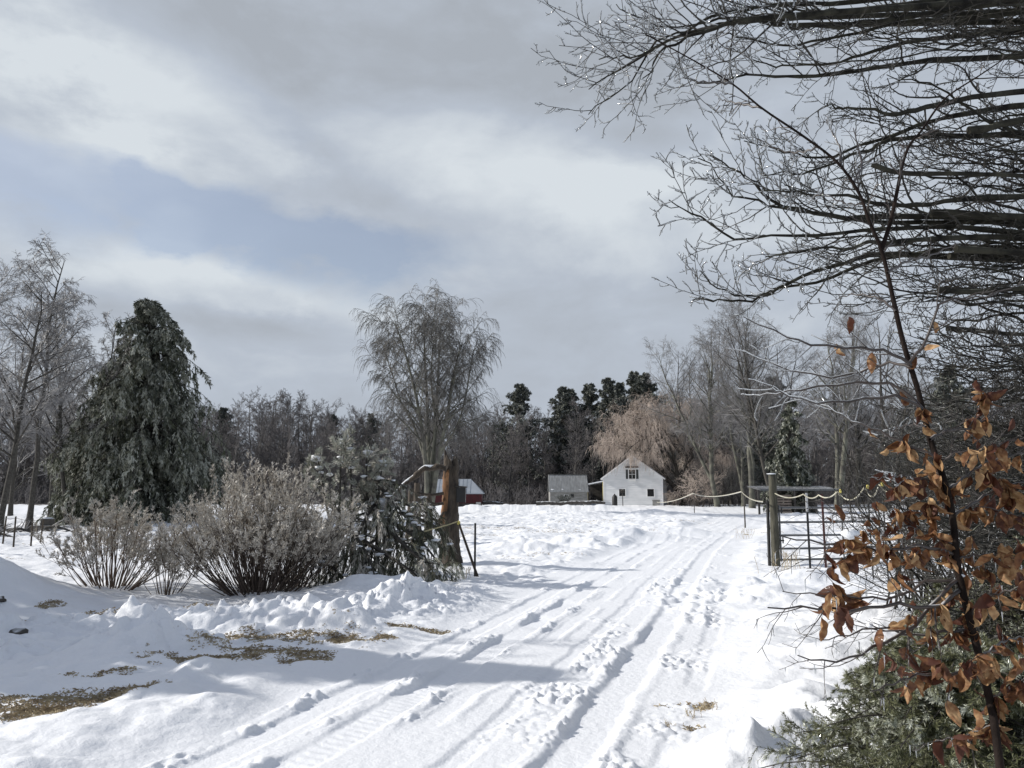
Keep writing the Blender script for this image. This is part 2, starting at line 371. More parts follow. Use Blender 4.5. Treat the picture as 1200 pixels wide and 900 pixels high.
M['tin_bright'] = mat('snowy_tin', (.33, .36, .40), .5, (.24, .27, .30), .8)
M['red'] = mat('red_barn_board', (.075, .010, .013), .8, (.05, .008, .01), 3)
M['concrete'] = mat('pale_concrete', (.4, .4, .38), .9)
M['yellow_paint'] = mat('faded_yellow_paint', (.55, .47, .22), .7)
M['dark_wood'] = mat('old_dark_wood', (.05, .045, .04), .9, (.09, .08, .07), 3)  # dark colour of old wood, mottled by noise
M['pile_wood'] = mat('pinkish_lumber', (.30, .24, .20), .9, (.20, .16, .13), 3)
M['dry_grass'] = mat('dry_grass', (.52, .44, .29), .9, (.28, .215, .14), 12)
M['rock'] = mat('dark_rock', (.05, .045, .04), .9, (.10, .09, .08), 4, .6, 8, snow=3, snowlo=.7)
# bronze leaves: thin, some light passes through
m = bpy.data.materials.new('bronze_leaf'); m.use_nodes = True; nt = m.node_tree; N_ = nt.nodes; L_ = nt.links
b = N_['Principled BSDF']; o = N_['Material Output']
oi = N_.new('ShaderNodeTexCoord'); nz = N_.new('ShaderNodeTexNoise'); nz.inputs['Scale'].default_value = 38; nz.inputs['Detail'].default_value = 5; L_.new(oi.outputs['Object'], nz.inputs['Vector'])
rp = N_.new('ShaderNodeValToRGB'); e = rp.color_ramp.elements; e[0].position = .2; e[0].color = (.075, .022, .010, 1); e[1].position = .85; e[1].color = (.56, .37, .19, 1)
e2 = rp.color_ramp.elements.new(.5); e2.color = (.21, .095, .036, 1)
ge = N_.new('ShaderNodeNewGeometry'); ma = N_.new('ShaderNodeMath'); ma.operation = 'MULTIPLY_ADD'; ma.inputs[1].default_value = .68; L_.new(ge.outputs['Random Per Island'], ma.inputs[0]); mb_ = N_.new('ShaderNodeMath'); mb_.operation = 'MULTIPLY_ADD'; mb_.inputs[1].default_value = 1.1; mb_.inputs[2].default_value = -.46; L_.new(nz.outputs['Fac'], mb_.inputs[0]); L_.new(mb_.outputs[0], ma.inputs[2])
L_.new(ma.outputs[0], rp.inputs['Fac']); L_.new(rp.outputs['Color'], b.inputs['Base Color']); b.inputs['Roughness'].default_value = .7; b.inputs['Coat Weight'].default_value = .04; b.inputs['Coat Roughness'].default_value = .1
tr = N_.new('ShaderNodeBsdfTranslucent'); L_.new(rp.outputs['Color'], tr.inputs['Color']); ms = N_.new('ShaderNodeMixShader'); ms.inputs[0].default_value = .3
L_.new(b.outputs[0], ms.inputs[1]); L_.new(tr.outputs[0], ms.inputs[2]); L_.new(ms.outputs[0], o.inputs['Surface'])
M['leaf'] = m
# snow ground
m = bpy.data.materials.new('snow_ground'); m.use_nodes = True; nt = m.node_tree; N_ = nt.nodes; L_ = nt.links; b = N_['Principled BSDF']
at = N_.new('ShaderNodeAttribute'); at.attribute_name = 'dirt'; tc = N_.new('ShaderNodeTexCoord')
nz = N_.new('ShaderNodeTexNoise'); nz.inputs['Scale'].default_value = 22; nz.inputs['Detail'].default_value = 6; L_.new(tc.outputs['Object'], nz.inputs['Vector'])
gr = N_.new('ShaderNodeValToRGB'); e = gr.color_ramp.elements; e[0].position = .38; e[0].color = (.17, .13, .09, 1); e[1].position = .6; e[1].color = (.56, .49, .37, 1); L_.new(nz.outputs['Fac'], gr.inputs['Fac'])
# forest floor beyond the yard: leaf litter
sx = N_.new('ShaderNodeSeparateXYZ'); L_.new(tc.outputs['Object'], sx.inputs[0])
fr = N_.new('ShaderNodeMapRange'); fr.inputs['From Min'].default_value = 86; fr.inputs['From Max'].default_value = 104; L_.new(sx.outputs['Y'], fr.inputs['Value'])
n4 = N_.new('ShaderNodeTexNoise'); n4.inputs['Scale'].default_value = .8; n4.inputs['Detail'].default_value = 6; L_.new(tc.outputs['Object'], n4.inputs['Vector'])
lt = N_.new('ShaderNodeValToRGB'); e = lt.color_ramp.elements; e[0].position = .4; e[0].color = (.05, .042, .038, 1); e[1].position = .68; e[1].color = (.14, .125, .12, 1); L_.new(n4.outputs['Fac'], lt.inputs['Fac'])
mg = N_.new('ShaderNodeMix'); mg.data_type = 'RGBA'; L_.new(fr.outputs[0], mg.inputs['Factor']); L_.new(gr.outputs['Color'], mg.inputs['A']); L_.new(lt.outputs['Color'], mg.inputs['B'])
# fine breakup of the edge between grass and snow
n5 = N_.new('ShaderNodeTexNoise'); n5.inputs['Scale'].default_value = 20; n5.inputs['Detail'].default_value = 9; L_.new(tc.outputs['Object'], n5.inputs['Vector'])
ad = N_.new('ShaderNodeMath'); ad.operation = 'MULTIPLY_ADD'; L_.new(n5.outputs['Fac'], ad.inputs[0]); ad.inputs[1].default_value = -4.2; ad.inputs[2].default_value = 1.46
ad2 = N_.new('ShaderNodeMath'); L_.new(at.outputs['Fac'], ad2.inputs[0]); L_.new(ad.outputs[0], ad2.inputs[1])
st = N_.new('ShaderNodeMapRange'); st.inputs['From Min'].default_value = .55; st.inputs['From Max'].default_value = .85; L_.new(ad2.outputs[0], st.inputs['Value'])
mx = N_.new('ShaderNodeMix'); mx.data_type = 'RGBA'; L_.new(st.outputs[0], mx.inputs['Factor']); mx.inputs['A'].default_value = (.86, .875, .9, 1); L_.new(mg.outputs['Result'], mx.inputs['B'])
L_.new(mx.outputs['Result'], b.inputs['Base Color']); b.inputs['Roughness'].default_value = .55; b.inputs['Specular IOR Level'].default_value = .35
n6 = N_.new('ShaderNodeTexNoise'); n6.inputs['Scale'].default_value = 14; n6.inputs['Detail'].default_value = 8; n6.inputs['Roughness'].default_value = .62; L_.new(tc.outputs['Object'], n6.inputs['Vector'])
bp = N_.new('ShaderNodeBump'); bp.inputs['Strength'].default_value = .7; bp.inputs['Distance'].default_value = .02; L_.new(n6.outputs['Fac'], bp.inputs['Height']); L_.new(bp.outputs['Normal'], b.inputs['Normal'])
M['ground'] = m

# ------------------------------------------------------------------ ground sheet
def ground():
    ys = np.concatenate([np.linspace(-14, 3.2, 60, endpoint=False), 3.2*np.exp(np.linspace(0, math.log(62/3.2), 1150, endpoint=False)),
                         62*np.exp(np.linspace(0, math.log(1500/62), 130))])
    t = np.linspace(-1, 1, 1151); tt = .34*t+.66*t**3
    hw = 13+1.05*np.maximum(ys, 0)
    X = hw[:, None]*tt[None]+0; Y = np.repeat(ys[:, None], len(t), 1)
    from concurrent.futures import ThreadPoolExecutor
    ch = np.array_split(np.arange(len(ys)), 64)
    with ThreadPoolExecutor(4) as ex: res = list(ex.map(lambda i: H_D(X[i], Y[i]), ch))
    h = np.concatenate([r[0] for r in res]); d = np.concatenate([r[1] for r in res])
    v = np.stack([X, Y, h], -1).reshape(-1, 3).astype(np.float32)
    R, K = len(ys), len(t)
    i = (np.arange(R-1)*K)[:, None]+np.arange(K-1)
    f = np.stack([i, i+1, i+K+1, i+K], -1).reshape(-1, 4)
    mb = MB(); mb.add(v, f, 0, True); ob = mb.build('snowy_ground', M['ground'])
    at = ob.data.attributes.new('dirt', 'FLOAT', 'POINT'); at.data.foreach_set('value', d.ravel().astype(np.float32))
    tag(ob, 'snow covered ground with tyre tracks and bare grass patches', kind='structure')
ground()
# ------------------------------------------------------------------ trees
def put_tree(name, label, cat, base, stems, twigs, mt, mc, group=None, ks=(7, 3)):
    t = thing(name, label, cat, base, group)
    a = MB(); b = MB()
    for pts, rad in stems: a.tubes(pts, rad, ks[0])
    for x in twigs: b.tubes(x[0], x[1], ks[1], x[2] if len(x) > 2 else 0)
    a.build('trunk', mt, t); b.build('crown', mc, t); return t
def bare(rng, base, Hh, r0, nst=1, spread=.15, limbs=14, l2=7, l3=6, l4=5, la=(35, 60), lL=.42, up=.35, up2=.2, up3=0., up4=0., t0=.3, rmin=.008, lean=(0, 0), wig=.1, fork=.0, tw=.35, wav=.03):
    st = []
    for s in range(nst):
        a = rng.uniform(0, 2*PI)+s*2*PI/nst; sp = spread*Hh*rng.uniform(.6, 1.2) if nst > 1 else 0
        n = 12; z = np.linspace(0, 1, n); hh = Hh*(1 if s == 0 else rng.uniform(.78, 1.0))
        cx = np.cumsum(rng.normal(size=n)*wav)*Hh*.3; cy = np.cumsum(rng.normal(size=n)*wav)*Hh*.3
        px = base[0]+cx*z+math.cos(a)*sp*np.maximum(z-fork, 0)**.8+lean[0]*z; py = base[1]+cy*z+math.sin(a)*sp*np.maximum(z-fork, 0)**.8+lean[1]*z
        p = np.stack([px, py, base[2]-.15+z*hh], -1); r = r0*(1 if s == 0 else .8)*(1-z)**.8+.015
        r[0] *= 1.35
        st.append((p[None], r[None]))
    S = np.concatenate([q[0] for q in st]); R = np.concatenate([q[1] for q in st])
    L1 = grow(rng, S, R, limbs, (t0, .97), lL, la, up, 7, wig, .55, .6, .02)
    L2 = grow(rng, *L1, l2, (.2, 1), .45, (30, 60), up2, 5, wig*1.2, .6, .4, rmin*1.3)
    L3 = grow(rng, *L2, l3, (.15, 1), .5, (25, 60), up3, 4, wig*1.4, .6, .3, rmin)
    L4 = grow(rng, *L3, l4, (.1, 1), .55, (20, 55), up4, 3, wig*1.5, .6, .3, rmin*.8)
    return [(S, R), L1], [L2, L3, L4]

def centre_tree():
    rng = np.random.default_rng(11); d = 60; base = G(503, d); base = (base[0], d, base[2]); k = d/900
    stems = []
    def W(px, py, dy=0): q = P(px, py, d+dy); return q
    ctrl = [[(503, 603), (500, 560), (495, 510), (487, 460), (474, 410), (462, 372), (452, 350)],
            [(503, 603), (503, 555), (502, 505), (500, 450), (497, 400), (496, 365), (496, 348)],
            [(505, 603), (508, 560), (511, 510), (514, 460), (517, 410), (519, 370), (520, 350)],
            [(506, 603), (512, 560), (520, 515), (530, 470), (538, 425), (545, 395), (553, 374)],
            [(503, 560), (508, 520), (512, 480), (506, 430), (508, 390), (512, 362), (508, 350)],
            [(500, 545), (490, 510), (478, 480), (462, 455), (450, 420), (440, 395), (436, 380)],
            [(511, 545), (525, 515), (545, 485), (556, 450), (562, 420), (566, 398), (570, 384)]]
    S = []; R = []
    for i, c in enumerate(ctrl):
        dy = rng.uniform(-3, 3)
        pts = [W(502+(x-502)*.80, 603-(603-y)*.89, dy*j/6) for j, (x, y) in enumerate(c)]
        if i < 4: pts[0] = (base[0]+(i-1.5)*.12, base[1], base[2]-.2)
        S.append(smoothline(pts, 16)); r = np.linspace(.22 if i < 4 else .10, .02, 16); R.append(r)
    S = np.array(S); R = np.array(R)
    L1 = grow(rng, S, R, 24, (.28, .97), .25, (28, 55), .1, 7, .06, .45, .25, .022)
    L2 = grow(rng, *L1, 8, (.25, 1), .58, (22, 50), -1.2, 6, .06, .6, .2, .016)
    L3 = grow(rng, *L2, 6, (.1, 1), .62, (12, 34), -1.5, 5, .05, .6, .2, .013)
    L4 = grow(rng, *L3, 2, (.1, 1), .60, (10, 35), -1.2, 3, .05, .6, .2, .009)
    put_tree('birch_tree', 'tall bare fountain shaped tree with icy drooping twigs, alone at the centre of the field', 'tree', base,
             [(S, R), L1], [L2, L3, L4], M['bark_pale'], M['twig_droop'], ks=(7, 3))
centre_tree()

def hero(seed, px, d, top, label, rr=.2, group=None, **kw):
    rng = np.random.default_rng(seed); b = G(px, d)
    mt = kw.pop('mt', M['bark_dark']); mc = kw.pop('mc', M['twig_grey'])
    Hh = P(px, top, d)[2]-b[2]
    st, tw = bare(rng, b, Hh, rr, **kw)
    return put_tree('bare_tree', label, 'tree', b, st, tw, mt, mc, group)
GL = 'ice covered bare trees at the left edge'
hero(21, 8, 30, 335, 'leaning bare tree with a dark trunk at the far left edge, frosted twigs', .11, GL, lean=(.7, 0), limbs=24, t0=.30, up=.1, up3=-.5, up4=-.6, l2=9, l3=8, l4=5, lL=.36)
hero(22, 42, 33, 305, 'straight dark trunked bare tree, tallest at the left edge', .11, GL, lean=(.6, 0), limbs=28, t0=.36, up=.1, up2=-.2, up3=-.6, up4=-.7, l2=9, l3=8, l4=5, lL=.33)
hero(23, 88, 38, 365, 'bare frosted tree forking near the ground just left of the big spruce', .10, GL, nst=2, spread=.12, limbs=22, t0=.3, up2=-.1, up3=-.6, up4=-.6, l2=9, l3=8, l4=5, lL=.30)
hero(24, -40, 36, 330, 'frosted bare tree cut by the left edge behind the leaning one', .12, GL, lean=(.5, 0), limbs=24, t0=.2, up3=-.3, up4=-.3, l2=9, l3=8, l4=4)
hero(25, 66, 48, 385, 'smaller grey bare tree behind the straight dark trunk', .12, GL, limbs=26, t0=.15, up3=-.3, up4=-.3, l2=8, l3=6, l4=4)
hero(26, 20, 52, 372, 'hazy grey bare tree rearmost at the left edge', .13, GL, limbs=26, t0=.12, up3=-.3, up4=-.3, l2=8, l3=6, l4=4)
GR = 'tall bare trees right of the tan willow'
pk = dict(mt=M['bark_pale'])
hero(31, 838, 84, 392, 'tall pale trunked bare tree nearest the willow, fanning to the left', .26, GR, nst=3, spread=.2, fork=.2, limbs=18, t0=.3, l2=9, l3=8, l4=5, lL=.34, lean=(-3, 0), up3=-.3, up4=-.5, **pk)
hero(32, 878, 78, 352, 'tallest pale trunked bare tree behind the gate post', .27, GR, nst=3, spread=.14, fork=.3, limbs=18, t0=.35, l2=9, l3=8, l4=5, lL=.34, up3=-.1, **pk)
hero(33, 868, 86, 400, 'slim double stemmed bare tree between the two tall pale ones', .20, GR, nst=2, spread=.16, fork=.15, limbs=18, t0=.3, l2=9, l3=8, l4=4, lL=.34, **pk)
hero(34, 976, 66, 372, 'twin trunk bare tree behind the low open shelter', .27, GR, nst=2, spread=.10, limbs=22, t0=.35, l2=9, l3=8, l4=4, lL=.32, **pk)
hero(35, 930, 92, 398, 'grey bare tree behind the frosted evergreen of the right woods', .2, GR, nst=2, limbs=16, t0=.25, l2=8, l3=7, l4=4)
hero(37, 800, 100, 415, 'bare grey tree rising behind the willow crown', .2, GR, nst=2, limbs=22, t0=.25, l2=9, l3=8, l4=4, lL=.34)
hero(38, 855, 100, 385, 'bare grey tree filling the gap behind the tall pale trunks', .2, GR, nst=2, limbs=22, t0=.25, l2=9, l3=8, l4=4, lL=.34)
hero(39, 905, 74, 362, 'bare grey tree right of the tallest pale trunk', .2, GR, nst=3, spread=.16, limbs=20, t0=.25, l2=9, l3=8, l4=4, lL=.34)
hero(40, 1000, 80, 380, 'bare grey tree right of the twin trunks', .2, GR, nst=2, limbs=22, t0=.25, l2=9, l3=8, l4=4, lL=.34)
hero(36, 1035, 70, 365, 'bare tree at the right, behind the ice hung saplings', .2, GR, nst=2, limbs=16, t0=.25, l2=8, l3=7, l4=4)
# trees beyond the left edge: their shadows cross the road
rng = np.random.default_rng(41)
def offtree(seed, x, y, Hh, rr, label, **kw):
    rng = np.random.default_rng(seed); b = (x, y, Hz(x, y)); st, tw = bare(rng, b, Hh, rr, **kw)
    return put_tree('bare_tree', label, 'tree', b, st, tw, M['bark_grey'], M['twig_grey'])
offtree(42, -12.9, 12.4, 7.6, .10, 'bare tree just outside the left edge, one icy twig reaching into the frame', nst=3, spread=.3, limbs=14, t0=.2, lL=.42, l2=6, l3=5, l4=4, rmin=.005, up3=-.2)
offtree(43, -15.5, 14.2, 9, .16, 'bare tree beyond the left edge casting streaks across the road', nst=2, spread=.2, limbs=12, t0=.3, l2=6, l3=5, l4=3, rmin=.005)

# ------------------------------------------------------------------ conifers
def conifer(seed, base, Hh, W, nb, label, mats, needle=(.28, .06), droop=-.5, dens=9, group=None, crown0=.06, name='spruce_tree', r0=.2, sub=7, prof=None, up=0.2, ncol=(.7, .2, .1), gaps=.0, sub2=0, cnt2=8, bark='bark_dark', lens=(.6, 1.15)):
    rng = np.random.default_rng(seed); t = thing(name, label, 'tree', base, group)
    n = 10; z = np.linspace(0, 1, n); S = np.stack([base[0]+np.cumsum(rng.normal(size=n))*.02*W, base[1]+z*0, base[2]-.1+z*Hh], -1)
    R = r0*(1-z)**.9+.01; a = MB(); a.tubes(S, R, 7)
    zz = crown0+(1-crown0)*rng.uniform(0, 1, nb)**1.1; zz = np.sort(zz)
    if gaps: zz = zz[np.sin(zz*55+rng.uniform(0, 6)) > -1+2*gaps]; nb = len(zz)
    az = rng.uniform(0, 2*PI, nb)
    pr = (np.interp(zz, [0, .06, .25, .5, .75, 1], prof if prof else [.75, .92, 1, .72, .42, .06]))*W/2*rng.uniform(*lens, nb)
    d = np.stack([np.cos(az), np.sin(az), np.full(nb, up)+.5*(zz > .85)], -1); d = norm(d)
    pts = np.empty((nb, 7, 3)); pts[:, 0] = np.stack([np.interp(zz, z, S[:, 0]), np.interp(zz, z, S[:, 1]), base[2]+zz*Hh], -1)
    for j in range(1, 7):
        d = norm(d+np.array([0, 0, droop/6])+rng.normal(size=(nb, 3))*.08); pts[:, j] = pts[:, j-1]+d*(pr/6)[:, None]
    rad = (.012+.02*pr/W*2)[:, None]*np.linspace(1, .25, 7)[None]
    a.tubes(pts, rad, 4)
    B2 = grow(rng, pts, rad, sub, (.2, 1), .34, (35, 75), droop*1.2, 4, .12, .5, .5, .005, bias=(0, 0, -.2))
    a.tubes(*B2, 3); a.build('trunk', M[bark], t)
    f = MB(); cs = np.cumsum(ncol); pick = rng.uniform(size=len(B2[0]))
    # whole boughs share a tone, so clumps read light and dark
    bsel = rng.uniform(size=nb); src = np.repeat(bsel, 1)
    sets = [B2[0]]
    if sub2:
        B3 = grow(rng, *B2, sub2, (.1, 1), .55, (30, 70), droop*1.5, 3, .12, .5, .4, .004); sets.append(B3[0])
    for k_, s in enumerate(sets):
        pp = rng.uniform(size=len(s))
        nzv = vn(s[:, 0, 0]*1.3+seed, s[:, 0, 2]*1.3+s[:, 0, 1], seed)*.5+.5
        pp = np.clip(pp*.45+nzv*.55, 0, .999); lo = np.quantile(pp, np.concatenate([[0], cs/cs[-1]])); lo[-1] = 2
        for q in range(len(mats)):
            sel = (pp >= lo[q]) & (pp < lo[q+1])
            if sel.any(): needles(f, rng, s[sel], dens if k_ == 0 else cnt2, *needle, m=q, out=.75, down=.35)
    needles(f, rng, pts, dens*2, *needle, m=0, out=.8, t0=.3, down=.2)
    f.build('crown', [M[q] for q in mats], t); return t
b = G(170, 40)
conifer(51, b, P(180, 352, 40)[2]-b[2], 8.8, 560, 'big dark frosted spruce with hanging boughs left of the bushes', ['needle_dark', 'needle_olive', 'needle_frost'], needle=(.20, .05), droop=-1.5, dens=12, r0=.25, sub=9, prof=[.86, .98, 1.06, 1.02, .76, .12], up=.35, ncol=(.16, .24, .60), sub2=6, cnt2=9, crown0=.05, lens=(.38, 1.2), gaps=.12)
b = G(122, 41)
conifer(52, b, P(150, 425, 41)[2]-b[2], 5.6, 200, 'olive evergreen leaning against the left flank of the big dark spruce', ['needle_olive', 'needle_dark', 'needle_frost'], needle=(.24, .07), droop=-1.6, dens=8, sub=8, prof=[1, 1.1, .95, .62, .38, .06], up=.3, ncol=(.3, .25, .45), sub2=5, cnt2=6, crown0=.1)
b = G(925, 62)
conifer(53, b, P(925, 470, 62)[2]-b[2], 5.4, 150, 'frosted evergreen in the woods behind the gate post', ['needle_dark', 'needle_olive', 'needle_frost'], needle=(.3, .1), droop=-1.4, dens=8, sub=7, up=.2, ncol=(.3, .2, .5), sub2=3, cnt2=5, prof=[.95, 1, .9, .7, .45, .1])
# the off-frame spruce whose shadow crosses the bottom
b = (-11.0, 8.9, Hz(-11.0, 8.9))
conifer(54, b, 6.6, 4.2, 420, 'spruce beyond the left edge whose long shadow crosses the near snow', ['needle_dark', 'needle_olive'], needle=(.22, .05), droop=-.6, dens=12, sub=8, up=.1, ncol=(.7, .3))
b = (-10.6, 7.55, Hz(-10.6, 7.55))
conifer(56, (-15.2, 12.0, Hz(-15.2, 12.0)), 7.0, 3.6, 150, 'spruce beyond the left edge whose shade lies on the snow mound', ['needle_dark', 'needle_olive'], needle=(.24, .06), droop=-.6, dens=10, sub=7, up=.1, ncol=(.7, .3))
conifer(55, b, 4.9, 3.2, 380, 'shorter spruce beyond the left edge, the one nearest the viewer', ['needle_dark', 'needle_olive'], needle=(.24, .06), droop=-.6, dens=12, sub=8, up=.1, ncol=(.7, .3))

# ridge pines (each one distinguishable in outline)
RG = 'dark evergreens on the ridge behind the house'
proto = {}
def ridge(i, px, d, top, W, label, var):
    W *= 1.35; b = G(px, d); Hh = P(px, top, d)[2]-b[2]
    if var not in proto:
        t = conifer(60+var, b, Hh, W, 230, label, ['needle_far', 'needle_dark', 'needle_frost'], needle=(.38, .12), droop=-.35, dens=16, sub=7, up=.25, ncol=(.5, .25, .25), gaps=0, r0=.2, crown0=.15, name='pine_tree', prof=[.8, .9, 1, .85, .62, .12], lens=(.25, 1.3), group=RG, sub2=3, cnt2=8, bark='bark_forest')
        proto[var] = (t, kids(t), Hh)
    else:
        t0, ch, h0 = proto[var]; copy_tree(t0, b, i*1.7, Hh/h0, label, ch)
ridge(0, 607, 125, 453, 7.5, 'lone dark evergreen on the skyline between the birch and the grey bare tree', 0)
ridge(1, 662, 128, 455, 6.5, 'leftmost evergreen of the small clump above the grey shed', 1)
ridge(2, 678, 133, 457, 6.0, 'evergreen second in the small clump above the grey shed', 2)
ridge(3, 691, 129, 453, 6.5, 'rightmost evergreen of the small clump above the grey shed', 0)
ridge(4, 716, 124, 445, 7, 'leftmost tall evergreen above the house', 1)
ridge(5, 739, 127, 438, 8.5, 'tallest evergreen above the house gable', 2)
ridge(6, 760, 122, 441, 7, 'rightmost tall evergreen, directly above the tan willow', 0)
ridge(7, 728, 136, 450, 7, 'evergreen standing behind the gap between the tall ones above the house', 1)
ridge(8, 750, 138, 452, 7, 'evergreen behind the tallest ones, above the house roof', 2)
ridge(9, 434, 150, 486, 5, 'small dark evergreen tip just left of the birch', 1)
ridge(10, 386, 150, 486, 5, 'tiny dark evergreen tip on the left skyline', 2)
ridge(11, 905, 95, 445, 7, 'dark evergreen showing through the tall bare trees at the right', 0)
ridge(12, 1060, 90, 455, 8, 'dark evergreen behind the brown leaved sapling', 2)
ridge(13, 262, 140, 480, 6, 'dark evergreen on the skyline right beside the big spruce', 0)
ridge(14, 1120, 80, 430, 8, 'dark evergreen in the right woods behind the leafy sapling', 1)

# ------------------------------------------------------------------ woods
WG = 'bare trees of the woods closing the field'
fv = []
for v in range(6):
    rng = np.random.default_rng(200+v); b = ((-30+v*13), 150., Hz(-30+v*13, 150.))
    st, tw = bare(rng, b, 14, .16, nst=1+v % 2, spread=.14, limbs=20, t0=.10, l2=7, l3=6, l4=4, lL=.34, la=(30, 65), up=.3, up2=.2, up3=.1, rmin=.016, wig=.13)
    t = put_tree('woods_tree', 'grey bare tree among many in the frosted woods closing the field', 'tree', b, st, tw, M['bark_forest'], M['twig_far'] if v % 3 else M['twig_far_dark'], WG, ks=(4, 3))
    fv.append((t, kids(t)))
rng = np.random.default_rng(7)
cnt = 0
def topy(px):
    return np.interp(px, [-60, 60, 240, 320, 350, 420, 600, 640, 720, 800, 850, 1000, 1260], [470, 470, 482, 468, 474, 490, 487, 478, 478, 472, 470, 470, 462])
for row, (d, step) in enumerate(((112, 36), (120, 33), (130, 30), (142, 26), (156, 24), (175, 22))):
    for px in np.arange(-90, 1300, step):
        x = px+rng.uniform(-10, 10); dd = d+rng.uniform(-4, 4)
        if row == 0 and 560 < x < 800 and False: continue
        b = G(x, dd); tp = topy(x)+rng.normal()*6+(12 if row < 2 else 0); Hh = P(x, tp, dd)[2]-b[2]
        if x > 640 and x < 830: Hh *= .97
        t, ch = fv[int(rng.integers(6))]
        copy_tree(t, b, rng.uniform(0, 6.28), Hh/14, t['label'], ch); cnt += 1
print('woods trees', cnt)
# young evergreens and brush under the woods
mb = MB()
n = 3600; d = rng.uniform(98, 150, n)**1.0; px = rng.uniform(-120, 1320, n)
bx = (px-600)/900*d; bz, _ = H_D(bx, d)
hh = rng.uniform(1.2, 4.5, n)*(.6+.4*(d-98)/50)
pts = np.empty((n, 4, 3)); pts[:, 0] = np.stack([bx, d, bz-.1], -1); dd = norm(np.stack([rng.normal(size=n)*.2, rng.normal(size=n)*.2, np.ones(n)], -1))
for j in range(1, 4): dd = norm(dd+rng.normal(size=(n, 3))*.12); pts[:, j] = pts[:, j-1]+dd*(hh/3)[:, None]
rad = np.full((n, 4), .03)*np.linspace(1, .5, 4)
A = grow(rng, pts, rad, 7, (.1, 1), .5, (25, 60), .1, 4, .15, .6, .3, .018)
B = grow(rng, *A, 5, (.1, 1), .5, (25, 60), 0, 3, .15, .6, .3, .015)
mb.tubes(pts, rad, 3); mb.tubes(*A, 3); mb.tubes(*B, 3)
tag(mb.build('woodland_brush', M['twig_far_dark']), 'tangled grey brush under the edge of the woods', 'brush', kind='stuff')

# ------------------------------------------------------------------ willow
def willow():
    rng = np.random.default_rng(77); d = 96; b = G(797, d); 
    dx = 6
    t = thing('willow_tree', 'tan weeping willow with a crooked dark trunk leaning over the white house', 'tree', b)
    C_ = [[(800, 600), (799, 580), (790, 570), (778, 558), (768, 550), (757, 545), (744, 541)],
          [(799, 582), (795, 565), (800, 552), (805, 540), (800, 525), (792, 512), (785, 500)],
          [(802, 545), (812, 535), (806, 518), (812, 505), (806, 492), (800, 484), (792, 478)],
          [(790, 570), (776, 552), (762, 540), (748, 530), (735, 522), (722, 518), (712, 520)],
          [(797, 560), (788, 540), (775, 520), (762, 505), (752, 495), (745, 490), (738, 492)],
          [(800, 535), (785, 515), (775, 500), (768, 488), (765, 480), (760, 476), (756, 478)],
          [(803, 540), (815, 520), (822, 505), (820, 495), (818, 488), (815, 484), (810, 482)],
          [(799, 590), (808, 575), (818, 560), (826, 545), (835, 535), (842, 530), (850, 530)],
          [(795, 560), (770, 535), (750, 515), (735, 510), (726, 508), (718, 512), (708, 520)],
          [(795, 560), (785, 535), (772, 520), (758, 514), (745, 516), (736, 522), (728, 530)], [(795, 560), (788, 530), (778, 515), (768, 512), (760, 515), (755, 522), (750, 530)]]
    S = []; R = []
    for i, c in enumerate(C_):
        dy = rng.uniform(-4, 3) if i < 9 else -5; pts = [P(x+6*(x < 760), y, d+dy*j/6) for j, (x, y) in enumerate(c)]
        if c[0][1] > 588: pts[0] = (pts[0][0], d, b[2]-.2)
        S.append(smoothline(pts, 14)); R.append(np.linspace(.48 if i == 0 else (.30 if i in (1, 7) else .17), .04, 14))
    S = np.array(S); R = np.array(R); a = MB(); a.tubes(S, R, 7)
    L1 = grow(rng, S, R, 15, (.3, 1), .30, (25, 70), .5, 6, .16, .5, .3, .03); a.tubes(*L1, 4); a.build('trunk', M['willow_bark'], t)
    L2 = grow(rng, *L1, 7, (.2, 1), .55, (20, 60), -.2, 5, .12, .5, .2, .016)
    L3 = grow(rng, *L2, 5, (.2, 1), 1.15, (20, 60), -1.9, 6, .12, .6, .1, .013, absL=True)
    L4 = grow(rng, *L3, 2, (.1, 1), .6, (15, 45), -1.9, 4, .14, .6, .1, .012, absL=True)
    c = MB()
    for x in (L2, L3, L4): c.tubes(x[0], x[1], 3)
    c.build('crown', M['willow'], t)
willow()
def sapling_clump():
    rng = np.random.default_rng(78); d = 88
    for i, (px, top, lb) in enumerate(((812, 545, 'short tan shrub behind the right corner of the house'), (838, 535, 'tan brown shrub left of the tall pale trunk'), (858, 548, 'low tan brush clump between the tall pale trunks'), (790, 572, 'low tan shrub at the foot of the willow'))):
        b = G(px, d+i*2); t = thing('shrub', lb, 'shrub', b, 'tan shrubs around the willow'); n = 24
        Hh = P(px, top, d+i*2)[2]-b[2]
        p0 = np.array(b)+np.stack([rng.normal(size=n)*.9, rng.normal(size=n)*.6, np.full(n, -.1)], -1)
        dd = norm(np.stack([rng.normal(size=n)*.3, rng.normal(size=n)*.3, np.ones(n)], -1)); pts = np.empty((n, 5, 3)); pts[:, 0] = p0
        for j in range(1, 5): dd = norm(dd+rng.normal(size=(n, 3))*.1); pts[:, j] = pts[:, j-1]+dd*Hh/4*rng.uniform(.6, 1.1, (n, 1))
        rad = np.tile(np.linspace(.035, .012, 5), (n, 1)); m_ = MB(); m_.tubes(pts, rad, 3)
        A = grow(rng, pts, rad, 8, (.2, 1), .4, (20, 60), -.2, 4, .15, .6, .3, .013); B = grow(rng, *A, 6, (.1, 1), .5, (20, 60), -.5, 3, .15, .6, .3, .012)
        m_.build('stems', M['willow_bark'], t); c = MB(); c.tubes(*A, 3); c.tubes(*B, 3); c.build('twigs', M['willow'] if i in (0, 3) else M['twig_droop'], t)
sapling_clump()

